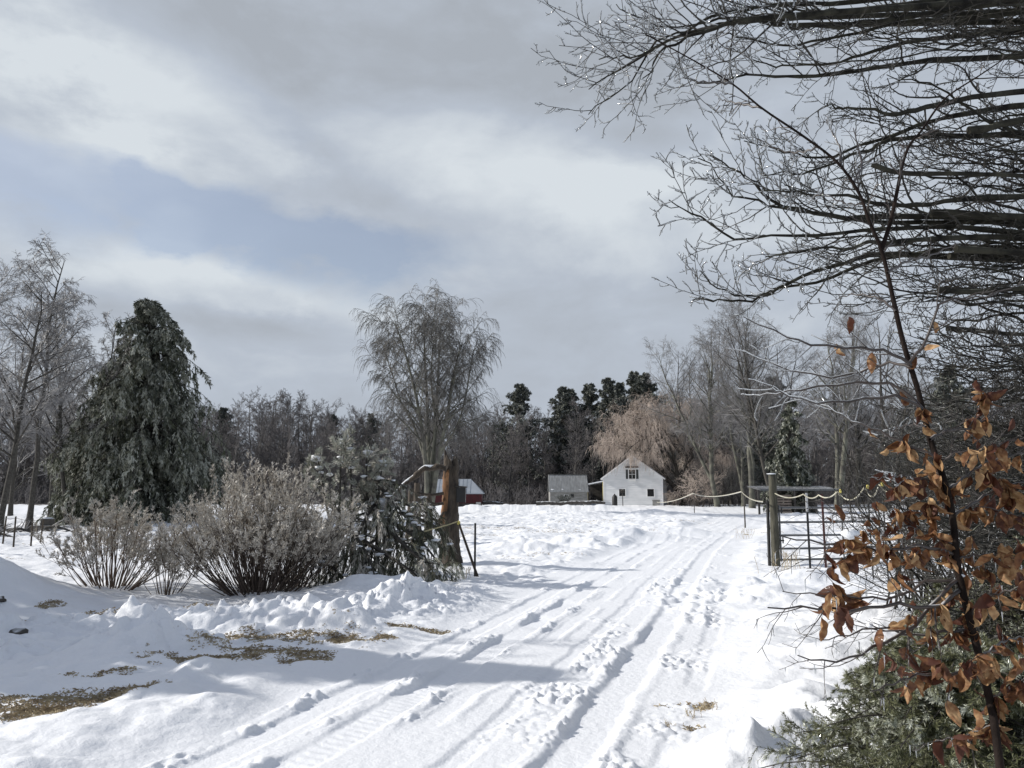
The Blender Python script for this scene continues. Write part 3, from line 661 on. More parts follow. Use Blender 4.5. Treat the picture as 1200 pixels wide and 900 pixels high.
# ------------------------------------------------------------------ house
def gable_house():
    d = 95; bx = P(742, 590, d)[0]; t = thing('farmhouse', 'small white gabled farmhouse beneath the tan willow', 'house', (bx, d, 0))
    g = Hz(bx, d); yaw = math.radians(15)
    ex = np.array([math.cos(yaw), -math.sin(yaw), 0]); ey = np.array([math.sin(yaw), math.cos(yaw), 0]); O = np.array([bx, d, 0.])
    def W(x, y, z): return tuple(O+ex*x+ey*y+np.array([0, 0, z]))
    def bx_(mb, x0, x1, y0, y1, z0, z1, m=0):
        v = [W(x, y, z) for z in (z0, z1) for x, y in ((x0, y0), (x1, y0), (x1, y1), (x0, y1))]
        mb.add(v, [(0,3,2,1),(4,5,6,7),(0,1,5,4),(1,2,6,5),(2,3,7,6),(3,0,4,7)], m, False)
    w = 3.62; ev = 3.35; rg = 5.95; Ld = 6.5
    a = MB(); poly = [W(-w, 0, g-.4), W(w, 0, g-.4), W(w, 0, ev), (W(0, 0, rg)), W(-w, 0, ev)]
    a.prism(poly, ey*Ld)
    # clapboards as thin lapped strips
    for k in range(26):
        z = g-.1+k*.23
        ww = w if z < ev-.1 else w*(rg-z-.1)/(rg-ev)
        if ww < .3 or z > rg-.2: break
        z1 = z+.215
        w1 = w if z1 < ev else w*(rg-z1)/(rg-ev)
        v = [W(-ww+.02, -.004, z), W(ww-.02, -.004, z), W(w1-.02, -.03, z1), W(-w1+.02, -.03, z1)]
        v = [W(-ww+.02, -.035, z), W(ww-.02, -.035, z), W(w1-.02, -.006, z1), W(-w1+.02, -.006, z1)]
        a.add(v, [(0, 1, 2, 3)], 0, False)
    wall = a.build('wall', M['siding'], t)
    r = MB(); th = .14
    for s in (-1, 1):
        e = np.array(W(s*(w+.28), -.3, ev-.2)); q = np.array(W(0, -.3, rg+.04)); up = np.array([0, 0, th])
        r.prism([tuple(e), tuple(q), tuple(q+up), tuple(e+up)], ey*(Ld+.6))
    roof = r.build('roof', M['snow'], t)
    r = MB()
    for s in (-1, 1):
        e = np.array(W(s*(w+.28), -.34, ev-.24)); q = np.array(W(0, -.34, rg)); up = np.array([0, 0, .2])
        r.prism([tuple(e), tuple(q), tuple(q+up*.9), tuple(e+up*.9)], ey*.035)
    r.build('rake_board', M['trim'], t)
    r = MB(); bx_(r, .9, 1.5, 2.8, 3.4, rg-.9, rg+.55); 
    ch = r.build('chimney', M['concrete'], t)
    def window(x, z0, z1, ww, frame, shut=False, mull=1):
        f = MB(); k = .09
        for (x0, x1, a0, a1) in ((x-ww/2-k, x+ww/2+k, z1, z1+k), (x-ww/2-k, x+ww/2+k, z0-k, z0), (x-ww/2-k, x-ww/2, z0, z1), (x+ww/2, x+ww/2+k, z0, z1)): bx_(f, x0, x1, -.07, .02, a0, a1)
        if mull:
            bx_(f, x-.02, x+.02, -.055, .01, z0, z1); bx_(f, x-ww/2, x+ww/2, -.052, .01, (z0+z1)/2-.02, (z0+z1)/2+.02)
        fr = f.build('window', frame, t)
        gl = MB(); bx_(gl, x-ww/2, x+ww/2, -.045, -.037, z0, z1); gl.build('pane', M['glass'], fr)
        if shut:
            for s in (-1, 1):
                sh = MB(); c = x+s*(ww/2+k+.14+.0); 
                for q in range(9): bx_(sh, c-.13, c+.13, -.06, -.036, z0+q*(z1-z0)/9+.01, z0+(q+1)*(z1-z0)/9-.01)
                bx_(sh, c-.15, c+.15, -.045, -.0355, z0-.02, z1+.02)
                sh.build('shutter', M['shutter'], fr)
    window(-.05, 3.25, 4.35, .78, M['trim'], True)
    window(-1.30, 1.15, 2.0, .75, M['trim'], False, 0); window(2.15, 1.1, 2.0, .78, M['trim'], False, 0)
    h = MB(); bx_(h, -.85, .75, -.35, -.04, 4.58, 4.74); bx_(h, -.8, .7, -.3, -.04, 4.74, 4.80, 0); h.build('window_hood', M['dark_wood'], t)
    h = MB(); bx_(h, -.5, .4, -.22, -.04, 2.98, 3.12); h.build('window_box', M['trim'], t)
    h = MB(); bx_(h, 2.35, 3.2, -.12, -.04, g-.1, .62); bx_(h, 2.3, 3.25, -.16, -.1215, .62, .70); h.build('cellar_hatch', M['wood_grey'], t)
    h = MB(); bx_(h, -w-.02, -w+.12, -.05, -.036, g-.3, ev-.1); bx_(h, w-.12, w+.02, -.05, -.036, g-.3, ev-.1); h.build('corner_board', M['trim'], t)
    # porch on the left
    h = MB(); p = [W(-w, .4, 2.95), W(-w, .4, 3.07), W(-w-2.3, .4, 2.62), W(-w-2.3, .4, 2.5)]; h.prism(p, ey*3.4); 
    pr = h.build('porch_roof', M['snow'], t)
    for xx in (-w-.12, -w-2.1):
        h = MB(); bx_(h, xx-.07, xx+.07, .5, .64, g-.2, 2.55 if xx < -w-1 else 2.92); h.build('porch_post', M['yellow_paint'], t)
    h = MB(); bx_(h, -w-2.2, -w-.02, 3.5, 3.6, g-.2, 2.6); h.build('porch_back_wall', M['dark_wood'], t)
    h = MB(); bx_(h, -w-2.4, -w-.05, .3, 3.5, g-.1, g+.28); h.build('porch_floor', M['tin_bright'], t)
    for o in kids(t): pass
gable_house()
def shed():
    d = 96; x0 = P(643.5, 590, d)[0]; x1 = P(690, 590, d)[0]; cx = (x0+x1)/2; g = Hz(cx, d)
    t = thing('tin_roof_shed', 'low grey shed with a steep weathered tin roof left of the house', 'shed', (cx, d, 0))
    w = (x1-x0)/2; z0, z1 = 1.62, 3.75
    a = MB(); a.box((cx, d+2.0, (g-.3+1.7)/2), (2*w-.25, 3.6, 1.7-g+.3)); 
    for k in range(8): a.box((cx, d+.185, g+.12+k*.21), (2*w-.3, .03, .19))
    a.build('wall', M['wood_grey'], t)
    a = MB()
    for s in (0, 1):
        y0 = d-.15 if s == 0 else d+4.15
        a.prism([(cx-w, y0, z0), (cx-w, d+2, z1), (cx-w, d+2, z1+.09), (cx-w, y0, z0+.09)], (2*w, 0, 0))
    for k in range(24):   # standing ribs
        xx = cx-w+.1+k*(2*w-.2)/23
        a.prism([(xx-.02, d-.16, z0+.09), (xx-.02, d+2, z1+.09), (xx-.02, d+2, z1+.125), (xx-.02, d-.16, z0+.125)], (.04, 0, 0))
    rf = a.build('roof', M['tin'], t)
    rng = np.random.default_rng(5); a = MB()
    for k in range(26):
        s = rng.uniform(0, 1); xx = cx-w+.25+s*(2*w-.5); a.blob((xx, d+.12+rng.uniform(0, .2), z0+.24+rng.uniform(-.04, .1)), rng.uniform(.08, .17), rng, sq=(1.5, .8, .6))
    a.build('eave_snow', M['snow'], rf)['kind'] = 'stuff'
    a = MB(); a.box((cx+.02, d+2, z1+.13), (2*w+.05, .25, .05)); a.build('ridge_cap', M['dark_wood'], rf)
    a = MB(); px = lambda p: P(p, 590, d)[0]
    wd = px(666.0)-px(661.2)
    a.box((px(663.6), d+.15, 1.12), (wd, .06, .5)); f = a.build('window', M['trim'], t); a = MB(); a.box((px(663.6), d+.112, 1.12), (wd-.1, .02, .42)); a.build('pane', M['glass'], f)
    a = MB(); a.box((px(670.6), d+.14, 1.16), (.42, .08, .4)); a.build('vent_hole', M['glass'], t)
    for xx in (cx-w+.2, cx+w-.2): a = MB(); a.box((xx, d+.13, g+.6), (.12, .1, 1.7)); a.build('corner_post', M['wood_grey'], t)
shed()
def barn():
    d = 82; px = lambda p, dd=d: P(p, 590, dd)[0]; x0 = px(505); x1 = px(565.5); cx = (x0+x1)/2; g = Hz(cx, d)
    t = thing('red_barn', 'low dark red barn with a pale metal hip roof behind the broken stump', 'barn', (cx, d, 0)); w = (x1-x0)/2
    ez, rz = 1.42, 2.95
    a = MB(); a.box((cx, d+2, (.45+ez)/2), (2*w-.25, 3.7, ez-.45)); 
    for k in range(19): a.box((x0+.2+k*(2*w-.4)/18, d+.14, .95), (.05, .03, .86))
    a.build('wall', M['red'], t)
    a = MB(); a.box((cx, d+2, (g-.3+.45)/2), (2*w-.4, 3.5, .45-g+.3)); a.build('foundation', M['dark_wood'], t)
    a = MB(); a.box((x1-.45, d+.14, .3), (.5, .2, .55)); a.build('foundation_block', M['concrete'], t)
    a = MB(); e = [(x0-.1, d-.1, ez), (x1+.1, d-.1, ez), (x1+.1, d+4.1, ez), (x0-.1, d+4.1, ez)]; r = [(x0+.3, d+2, rz), (x1-1.35, d+2, rz)]
    v = e+r; v = v+[(x, y, z+.08) for x, y, z in v]
    a.add(v, [(0, 1, 5, 4), (2, 3, 4, 5)], 0, False); 
    a.add(v, [(6, 7, 11, 10), (8, 9, 10, 11), (0, 6, 7, 1), (1, 7, 8, 2), (2, 8, 9, 3), (3, 9, 6, 0)], 0, False); a.add(v, [(7, 8, 11), (9, 6, 10)], 0, False); a.add(v, [(3, 2, 1, 0)], 0, False)
    # hip caps and seams
    for k in range(12):
        xx = x0+.3+k*.42
        if xx < x1-1.3: a.prism([(xx, d-.11, ez+.08), (xx, d+2, rz+.08), (xx, d+2, rz+.11), (xx, d-.11, ez+.11)], (.04, 0, 0))
    a.build('roof', M['tin_bright'], t)
    a = MB(); a.box((cx-.2, d+.13, .93), (1.0, .05, .8)); a.build('door', M['dark_wood'], t)
barn()
def shelter():
    d = 58; px = lambda p, dd=d: P(p, 590, dd)[0]; x0 = px(892); x1 = px(984); cx = (x0+x1)/2; g = Hz(cx, d)
    t = thing('open_shelter', 'long low flat roofed field shelter behind the gate', 'shelter', (cx, d, 0)); w = x1-x0
    z = lambda p: P(900, p, d)[2]
    a = MB(); a.prism([(x0, d, z(575)), (x0, d+3.2, z(570.5)), (x0, d+3.2, z(569)), (x0, d, z(573))], (w, 0, 0)); rf = a.build('roof', M['grey_metal'], t)
    rng = np.random.default_rng(9)
    for p in (890, 907, 932, 957, 983):
        a = MB(); a.box((px(p), d+.1, (g-.2+z(574))/2), (.13, .12, z(574)-g+.2), 0); a.build('post', M['dark_wood'], t)
    a = MB(); a.box((px(950), d+3.1, (g-.2+z(571))/2), (w*.55, .08, z(571)-g+.2)); a.build('back_wall', M['dark_wood'], t)
    t2 = thing('lumber_stack', 'stack of pale weathered boards stored under the left end of the field shelter', 'lumber stack', (px(919), d, 0))
    a = MB(); 
    for k in range(7): a.box((px(918.5)+rng.uniform(-.06, .06), d+.8, g+.12+k*.2), (1.35, .9, .13), 0)
    a.build('board', M['pile_wood'], t2)
    a = MB()
    for xx in (-.5, .5):
        for k in range(6): a.box((px(918.5)+xx, d+.8, g+.22+k*.2), (.08, .85, .07))
    a.build('spacer', M['dark_wood'], t2)
shelter()

# small yard things
def yard():
    d = 90; rng = np.random.default_rng(33)
    b = P(730, 597, d); g = Hz(b[0], d)
    t = thing('bird_feeder', 'thin pole bird feeder standing before the left window of the house', 'bird feeder', (b[0], d, 0))
    a = MB(); a.tubes([(b[0], d, g-.2), (b[0], d, 1.55)], [.05, .045], 6); a.build('pole', M['black_metal'], t)
    a = MB(); a.prism([(b[0]-.3, d-.2, 1.72), (b[0]+.3, d-.2, 1.72), (b[0], d-.2, 1.95)], (0, .4, 0)); a.build('feeder_roof', M['dark_wood'], t)
    a = MB(); a.box((b[0], d, 1.56), (.4, .3, .05)); a.box((b[0], d, 1.65), (.2, .16, .13)); a.build('tray', M['dark_wood'], t)
    b = P(720.5, 592, 93); g = Hz(b[0], 93); t = thing('gas_cylinder', 'dark upright cylinder against the left part of the house front', 'cylinder', (b[0], 93, 0))
    zs = np.array([g-.1, g+.02, 1.05, 1.2, 1.3]); a = MB(); a.tubes(np.stack([np.full(5, b[0]), np.full(5, 93.), zs], -1), [.3, .32, .32, .24, .08], 12, cap=True); a.build('tank', M['black_metal'], t)
    a = MB(); a.tubes([(b[0], 93, 1.28), (b[0], 93, 1.42)], [.09, .09], 8, cap=True); a.build('valve', M['dark_wood'], t)
    # dark evergreen shrub before the shed
    b = G(661, 91); t = thing('evergreen_shrub', 'dark rounded evergreen shrub in front of the grey shed', 'shrub', b)
    n = 60; az = rng.uniform(0, 6.28, n); dd = norm(np.stack([np.cos(az)*rng.uniform(.2, 1, n), np.sin(az)*.7, rng.uniform(.3, 1.3, n)], -1)); pts = np.array(b)+dd[:, None]*np.linspace(0, 1, 4)[None, :, None]*rng.uniform(.7, 1.35, (n, 1, 1))
    a = MB(); a.tubes(pts, np.full((n, 4), .02), 3); a.build('stems', M['bark_dark'], t); a = MB(); B = grow(rng, pts, np.full((n, 4), .02), 6, (.2, 1), .4, (30, 60), 0, 3); needles(a, rng, B[0], 8, .16, .05, 0, .8); a.build('foliage', M['needle_far'], t)
    # fence wire posts near the house left
    for i, (p, d2, lb) in enumerate(((683, 88, 'short stake left of the porch, nearest the shed'), (698, 88, 'short stake directly before the porch'))):
        b = G(p, d2); a = MB(); a.tubes([(b[0], b[1], b[2]-.2), (b[0]+.02, b[1], b[2]+.75)], [.04, .035], 6, cap=True); tag(a.build('stake', M['wood_grey'], None, (b[0], b[1], b[2])), lb, 'stake', 'stakes before the porch')
    # dark fallen timber in front of the shed
    for i, (p0, p1, d2, lb) in enumerate(((628, 660, 84, 'dark log lying in the snow left below the grey shed'), (655, 690, 83, 'dark log lying in the snow straight below the grey shed'), (684, 708, 85, 'dark log lying in the snow below the porch'), (566, 590, 84, 'dark log in the snow right of the red barn'))):
        A = G(p0, d2); B = G(p1, d2+rng.uniform(-.5, .8)); a = MB(); a.tubes(smoothline([(A[0], A[1], A[2]+.42), ((A[0]+B[0])/2, (A[1]+B[1])/2, (A[2]+B[2])/2+.5), (B[0], B[1], B[2]+.4)], 6), np.linspace(.22, .14, 6), 7, cap=True)
        tag(a.build('log', M['rock'], None, A), lb, 'log', 'dark logs in the yard')
yard()
# ------------------------------------------------------------------ near left: bushes
def vase_bush(seed, px, d, Wd, Hh, n, label, stem, tips, curve=1.0, frost=.5, nm='bush'):
    rng = np.random.default_rng(seed); b = G(px, d); t = thing(nm, label, 'bush', b)
    az = rng.uniform(0, 2*PI, n); rr = rng.uniform(0, 1, n)**.6
    p = np.array(b)+np.stack([np.cos(az)*.34*rr*Wd/2, np.sin(az)*.34*rr*Wd/2, np.full(n, -.08)], -1)
    tilt = rr*math.radians(64)*curve; dd = np.stack([np.cos(az)*np.sin(tilt), np.sin(az)*np.sin(tilt)*.8, np.cos(tilt)], -1)
    Ln = Hh*(1.03-.22*rr)*rng.uniform(.75, 1.12, n)*(1+.35*(rr > .8)*0)
    pts = np.empty((n, 8, 3)); pts[:, 0] = p
    for j in range(1, 8): dd = norm(dd+np.array([0, 0, .10])+rng.normal(size=(n, 3))*.085); pts[:, j] = pts[:, j-1]+dd*(Ln/7)[:, None]
    rad = rng.uniform(.0045, .0135, (n, 1))*np.linspace(1, .25, 8)[None]
    A = grow(rng, pts, rad, 5, (.40, .98), .30, (12, 36), .25, 5, .07, .55, .4, .0035)
    B = grow(rng, *A, 4, (.35, 1), .40, (22, 50), .25, 4, .10, .6, .3, .0028)
    a = MB(); a.tubes(pts, rad, 5); a.tubes(*A, 3); a.build('stems', stem, t)
    c = MB(); c.tubes(B[0], B[1]*1.2, 3, 0)
    # ice plumes: little spikes of frost standing off the upper twigs
    needles(c, rng, B[0], 10, .05, .012, 1, .9, .3); needles(c, rng, A[0][:, 2:], 10, .055, .012, 1, .8, .5); needles(c, rng, pts[:, 6:], 12, .07, .015, 1, .8, .2)
    c.build('twigs', tips, t)
    return t
vase_bush(301, 312, 12.6, 2.4, 1.85, 210, 'large rounded vase shaped bush with dark stems and frosted tips', M['bush_stem'], [M['bush_tip'], M['bush_frost']])
vase_bush(302, 143, 12.9, 1.9, 1.45, 70, 'smaller ragged bush with red brown stems at the left of the large one', M['bush_stem_tan'], [M['bush_tip'], M['bush_frost']], curve=.95)
vase_bush(303, 206, 12.5, 1.0, 1.1, 20, 'thin upright bush wedged between the ragged one and the large rounded one', M['bush_stem_tan'], [M['bush_tip'], M['bush_frost']], curve=.75)
vase_bush(304, 350, 13.4, 1.5, 1.25, 60, 'frosted bush half hidden behind the right side of the large rounded one', M['bush_stem'], [M['bush_tip'], M['bush_frost']], curve=.8)

# ------------------------------------------------------------------ fallen evergreen top and its upright leaders
def bough_brush():
    rng = np.random.default_rng(310); d = 14.6
    t = thing('fallen_pine', 'heap of bent, ice crusted pine boughs lying between the bushes and the broken stump', 'fallen tree', G(450, d))
    lead = [[(392, 690, 14.4), (396, 640), (398, 590), (399, 550), (400, 520)], [(400, 680, 14.6), (408, 640), (412, 590), (411, 550), (411, 528)],
            [(430, 680), (428, 640), (430, 600), (429, 565), (430, 535)], [(395, 660), (388, 620), (380, 580), (376, 555), (373, 540)],
            [(440, 660), (442, 620), (444, 580), (446, 560), (448, 545)]]
    limbs = [[(520, 625, 16.5), (500, 612, 16), (480, 605, 15.4), (455, 598, 15), (430, 600, 14.6), (405, 610, 14.4)],
             [(515, 640, 16), (495, 625, 15.5), (470, 622, 15), (445, 630, 14.5), (420, 645, 14), (395, 660, 13.8)],
             [(420, 590, 15), (440, 600, 14.6), (465, 615, 14.3), (490, 632, 14.2), (505, 648, 14.1), (515, 662, 14)],
             [(400, 620, 14.6), (420, 630, 14.2), (445, 645, 13.9), (465, 658, 13.6), (480, 668, 13.5), (490, 676, 13.4)],
             [(430, 560, 15), (440, 565, 14.8), (452, 578, 14.6), (464, 592, 14.5), (478, 610, 14.4), (490, 625, 14.3)],
             [(385, 590, 14.6), (395, 600, 14.3), (410, 620, 14), (425, 640, 13.7), (435, 660, 13.4), (440, 680, 13.2)],
             [(370, 600, 14.8), (372, 620, 14.4), (378, 640, 14), (388, 660, 13.6), (398, 675, 13.4), (405, 688, 13.2)],
             [(440, 610, 14.6), (460, 625, 14.2), (475, 640, 13.9), (492, 655, 13.8), (508, 660, 13.7), (522, 662, 13.6)],
             [(410, 600, 15.4), (440, 590, 15.6), (470, 590, 15.8), (495, 598, 16), (510, 610, 16), (520, 625, 16)],
             [(460, 560, 15.5), (452, 575, 15), (440, 590, 14.6), (430, 605, 14.3), (420, 625, 14), (412, 645, 13.8)]]
    S = np.array([smoothline(PL(l, d), 10) for l in lead]); L = np.array([smoothline(PL(l, d), 10) for l in limbs])
    a = MB(); rS = np.tile(np.linspace(.03, .012, 10), (len(S), 1)); rL = np.tile(np.linspace(.045, .014, 10), (len(L), 1)); a.tubes(S, rS, 6); a.tubes(L, rL, 6)
    B1 = grow(rng, L, rL, 13, (.1, 1), .42, (30, 75), -1.3, 6, .12, .5, .3, .008); B1b = grow(rng, S, rS, 12, (.25, 1), .30, (35, 70), .2, 5, .1, .5, .5, .006)
    B2 = grow(rng, *B1, 8, (.15, 1), .5, (25, 65), -1.5, 4, .1, .6, .3, .005); B2b = grow(rng, *B1b, 6, (.2, 1), .5, (25, 60), 0, 3, .1, .6, .3, .004)
    a.tubes(*B1, 4); a.tubes(*B1b, 4); a.tubes(*B2, 3); a.tubes(*B2b, 3)
    a.build('boughs', M['bark_dark'], t)
    c = MB(); u = rng.uniform(size=len(B2[0])); w = vn(B2[0][:, 0, 0]*2.2, B2[0][:, 0, 2]*2.2, 3)*.5+.5; u = .4*u+.6*w
    q = np.quantile(u, [.42, .80])
    needles(c, rng, B2[0][u < q[0]], 30, .11, .011, 0, .7, down=.7); needles(c, rng, B2[0][(u >= q[0]) & (u < q[1])], 30, .11, .012, 1, .7, down=.7); needles(c, rng, B2[0][u >= q[1]], 36, .11, .014, 2, .7, down=.5)
    needles(c, rng, B2b[0], 26, .09, .011, 1, .7); needles(c, rng, B1[0], 26, .10, .010, 0, .6, down=.5)
    needles(c, rng, B2b[0][::3], 30, .08, .013, 2, .8)
    c.build('needles', [M['needle_olive'], M['needle_frost'], M['bush_frost']], t)
    s = MB()
    for l in S:
        for j in (9, 9, 8, 7):
            s.blob(l[j]+rng.normal(size=3)*.03+np.array([0, 0, .03]), rng.uniform(.03, .075), rng, sq=(1.4, 1.3, .6), rough=.5)
    for k in range(110):
        p = B1[0][rng.integers(len(B1[0])), rng.integers(1, 4)]; s.blob(p+np.array([0, 0, .03]), rng.uniform(.02, .055), rng, sq=(1.5, 1.2, .5), rough=.6)
    for px, py, dd, r in ((445, 588, 14.6, .10), (386, 556, 14.8, .05), (440, 590, 14.7, .08)): s.blob(P(px, py, dd), r, rng, sq=(1.4, 1.1, .7))
    s.build('snow_clumps', M['snow'], t)
bough_brush()

# ------------------------------------------------------------------ broken stump with branch
def stump():
    rng = np.random.default_rng(320); d = 17.6; b = G(527, d)
    t = thing('broken_tree_stump', 'broken tree stump with a strip of bare orange wood beside the road', 'tree stump', b)
    n = 26; k = 22; ys = np.linspace(662, 541, n); cx = np.interp(ys, [541, 575, 600, 662], [528.5, 527.5, 526, 527]); wd = np.interp(ys, [541, 560, 600, 640, 662], [15, 18, 20, 21, 27])/2/900*d
    v = []; th = np.arange(k)*2*PI/k
    for i in range(n):
        c = P(cx[i], ys[i], d); z = c[2] if i else b[2]-.2
        rr = wd[i]*(.95+.13*np.sin(th*3+i*.12)+.10*np.sin(th*7+1.3*np.sin(i*.3))+rng.normal(size=k)*.07)
        zz = z+(rng.normal(size=k)*.10+.06*np.sin(th*2) if i == n-1 else 0)
        v.append(np.stack([c[0]+rr*np.cos(th), d+rr*np.sin(th), np.broadcast_to(zz, k)], -1))
    v = np.concatenate(v); i = (np.arange(n-1)*k)[:, None]; j = np.arange(k); f = np.stack([i+j, i+(j+1) % k, i+k+(j+1) % k, i+k+j], -1).reshape(-1, 4)
    # bare strip on the left and front upper half
    fc = f.reshape(-1, 4); row = fc[:, 0]//k; col = fc[:, 0] % k; ang = th[col]
    bare_ = (ang > PI*.85) & (ang < PI*1.40) & (row > 12+2.5*np.sin(col*1.7)) & (row < 23)
    a = MB(); a.add(v, fc[~bare_], 0, True); a.add(v, fc[bare_], 1, True)
    top = v[-k:]; cc = top.mean(0)-np.array([0, 0, .05]); a.add(np.concatenate([top, [cc]]), [[q, (q+1) % k, k] for q in range(k)], 0, False)
    trunk = a.build('trunk', [M['stump'], M['stump_bare']], t)
    a = MB(); p = smoothline(PL([(524, 550), (514, 546.5), (505, 549), (497, 549), (489, 555), (482, 563), (474, 567.5), (461, 581)], d-.2), 24)[:18] if False else smoothline(PL([(524, 550), (514, 546.5), (505, 549.5), (497, 549), (489, 556), (482, 562), (474, 568), (461, 581)], d-.2), 18)
    a.tubes(p, np.interp(np.linspace(0, 1, 18), [0, .3, .6, 1], [.075, .06, .07, .022])*(1+.15*rng.normal(size=18)), 8, cap=True)
    br = a.build('broken_branch', M['stump'], t)
    s = MB(); p2 = p[2:].copy(); p2[:, 2] += .052; s.tubes(p2, np.interp(np.linspace(0, 1, 16), [0, .2, .5, .9, 1], [.015, .032, .022, .022, .006])*rng.uniform(.6, 1.3, 16), 7, cap=True); s.build('snow_on_branch', M['snow'], br)
    for c in ([(520, 578), (505, 580), (492, 578), (488, 577)], [(520, 590), (508, 590), (500, 584)], [(518, 612), (500, 606), (485, 602), (470, 600)], [(520, 600), (514, 612), (518, 628), (514, 640)]):
        a = MB(); a.tubes(smoothline(PL(c, d-.25), 8), np.linspace(.035, .012, 8), 6, cap=True); a.build('branch_stub', M['stump'], t)
    # dark box fixed to the right side
    tb = thing('mailbox', 'dark box fixed to the right side of the broken stump', 'box', P(540, 580, d))
    c = P(540.5, 580, d); a = MB(); a.box(c, (.20, .26, .34)); a.build('box_body', M['black_metal'], tb); a = MB(); a.box((c[0]+.005, d, c[2]+.185), (.25, .32, .03), ry=.08); a.build('box_lid', M['dark_wood'], tb)
    # short dark snags behind the stump
    for px, tp, dd, lb in ((489, 566, 24, 'slim dark dead snag left behind the broken stump'), (503, 578, 26, 'squat dark snag just left of the broken stump'), (482, 572, 25, 'thin dark snag furthest left of the broken stump')):
        g = G(px, dd); top = P(px, tp, dd); a = MB(); a.tubes(smoothline([(g[0], g[1], g[2]-.1), (g[0]+.03, g[1], (g[2]+top[2])/2), (top[0], top[1], top[2])], 8), np.linspace(.16, .09, 8), 9, cap=True)
        tag(a.build('dead_snag', M['stump'], None, g), lb, 'snag', 'dead snags behind the stump')
stump()
def stakes():
    d = 15.7; b = G(562, d); A = P(537, 611, d)
    t = thing('leaning_stake', 'thin dark stake leaning left beside the broken stump', 'stake', b); a = MB(); a.tubes([(b[0]+.03, d, b[2]-.15), (A[0], d, A[2])], [.028, .024], 7, cap=True); a.build('rod', M['stump'], t)
    a = MB(); a.blob((A[0]+.01, d, A[2]-.03), .035, np.random.default_rng(1), rough=.1, sq=(1, 1, 1.3)); a.build('insulator', M['yellow'], t)
    d2 = 15.75; b2 = G(557.5, d2); B = P(557, 613, d2); a = MB(); a.tubes([(b2[0], d2, b2[2]-.15), (B[0], d2, B[2])], [.022, .022], 7, cap=True)
    tag(a.build('upright_stake', M['black_metal'], None, b2), 'thin black upright stake right of the leaning one', 'stake')
    a = MB(); p = smoothline([A, P(528, 614, 15.6), P(515, 618, 15.4), P(500, 622, 15.1), P(478, 629, 14.7)], 16); a.tubes(p, np.full(16, .013), 6)
    tag(a.build('rope', M['tan_rope'], None, tuple(p[0])), 'tan rope tied from the leaning stake into the fallen pine', 'rope')
stakes()

# ------------------------------------------------------------------ gate side
def gate():
    rng = np.random.default_rng(330); d = 17.4; b = G(902, d); top = P(902, 556, d)[2]
    t = thing('gate_post', 'round weathered wooden gate post, thickest post at the right of the road', 'post', b)
    zs = np.linspace(b[2]-.2, top, 14); th = np.arange(18)*2*PI/18
    a = MB(); pts = np.stack([b[0]+np.cumsum(rng.normal(size=14))*.003, np.full(14, d), zs], -1); a.tubes(pts, np.linspace(.094, .086, 14)*(1+rng.normal(size=14)*.02), 18, cap=True); p = a.build('post_shaft', M['post'], t)
    a = MB(); a.blob((b[0], d, top+.012), .10, rng, sq=(1, 1, .18)); a.build('snow_cap', M['snow'], t)
    for z in (.55, 1.2):
        a = MB(); a.box((b[0]+.15, d, b[2]+z), (.12, .05, .03)); a.tubes([(b[0]+.19, d, b[2]+z-.06), (b[0]+.19, d, b[2]+z+.08)], [.015, .015], 6, cap=True); a.build('hinge', M['black_metal'], t)
    b2 = G(895, d+.1); a = MB(); a.tubes([(b2[0], d+.1, b2[2]-.2), (b2[0]+.02, d+.1, P(895, 587, d+.1)[2])], [.038, .036], 8, cap=True)
    tag(a.build('steel_post', M['black_metal'], None, b2), 'slim black steel post close against the left side of the gate post', 'post')
    # tube gate swinging away to the right
    g0 = G(908, d); x0 = g0[0]; L = 2.6; dirv = np.array([.97, .23, 0]); 
    t = thing('farm_gate', 'grey metal tube farm gate hung on the right of the wooden gate post', 'gate', g0)
    ys = [(595, 'top_rail'), (612, 'rail'), (627.5, 'rail'), (643, 'rail'), (656, 'rail')]
    for py, nm in ys:
        z = P(908, py, d)[2]; p0 = np.array([x0, d, z]); a = MB(); q = np.array([p0, p0+dirv*L*.5+np.array([0, 0, -.006]), p0+dirv*L]); a.tubes(q, [.024]*3, 8, cap=True); a.build('rail', M['grey_metal'], t)
    zt = P(908, 592, d)[2]; zb = P(908, 658, d)[2]
    for s in (0, 1):
        p = np.array([x0, d, 0])+dirv*(L*s if s else .02); a = MB(); a.tubes([(p[0], p[1]-(.03 if 0 < s < 1 else 0), zb), (p[0], p[1]-(.03 if 0 < s < 1 else 0), zt)], [.022, .022], 8, cap=True); a.build('upright', M['grey_metal'], t)
    for px, tp, wt, dd, mt_, lb in ((941.5, 578, True, 16.9, M['black_metal'], 'dark steel fence post with a white painted top before the gate'), (959.5, 579, False, 16.7, M['rust_red'], 'dark red steel fence post before the gate')):
        g = G(px, dd); z = P(px, tp, dd)[2]; zc = P(px, 600, dd)[2]; t = thing('steel_fence_post', lb, 'post', g)
        a = MB(); a.box((g[0], dd, (g[2]-.2+(zc if wt else z))/2), (.045, .012, (zc if wt else z)-g[2]+.2)); a.box((g[0], dd+.022, (g[2]-.2+(zc if wt else z))/2), (.010, .036, (zc if wt else z)-g[2]+.18))
        for k in range(14): a.box((g[0], dd-.010, g[2]+.1+k*.09), (.03, .010, .02))
        a.build('post_shaft', mt_, t)
        if wt: a = MB(); a.box((g[0], dd, (zc+z)/2+.001), (.047, .014, z-zc)); a.box((g[0], dd+.023, (zc+z)/2+.001), (.012, .038, z-zc-.01)); a.build('post_top', M['white_tip'], t)
gate()
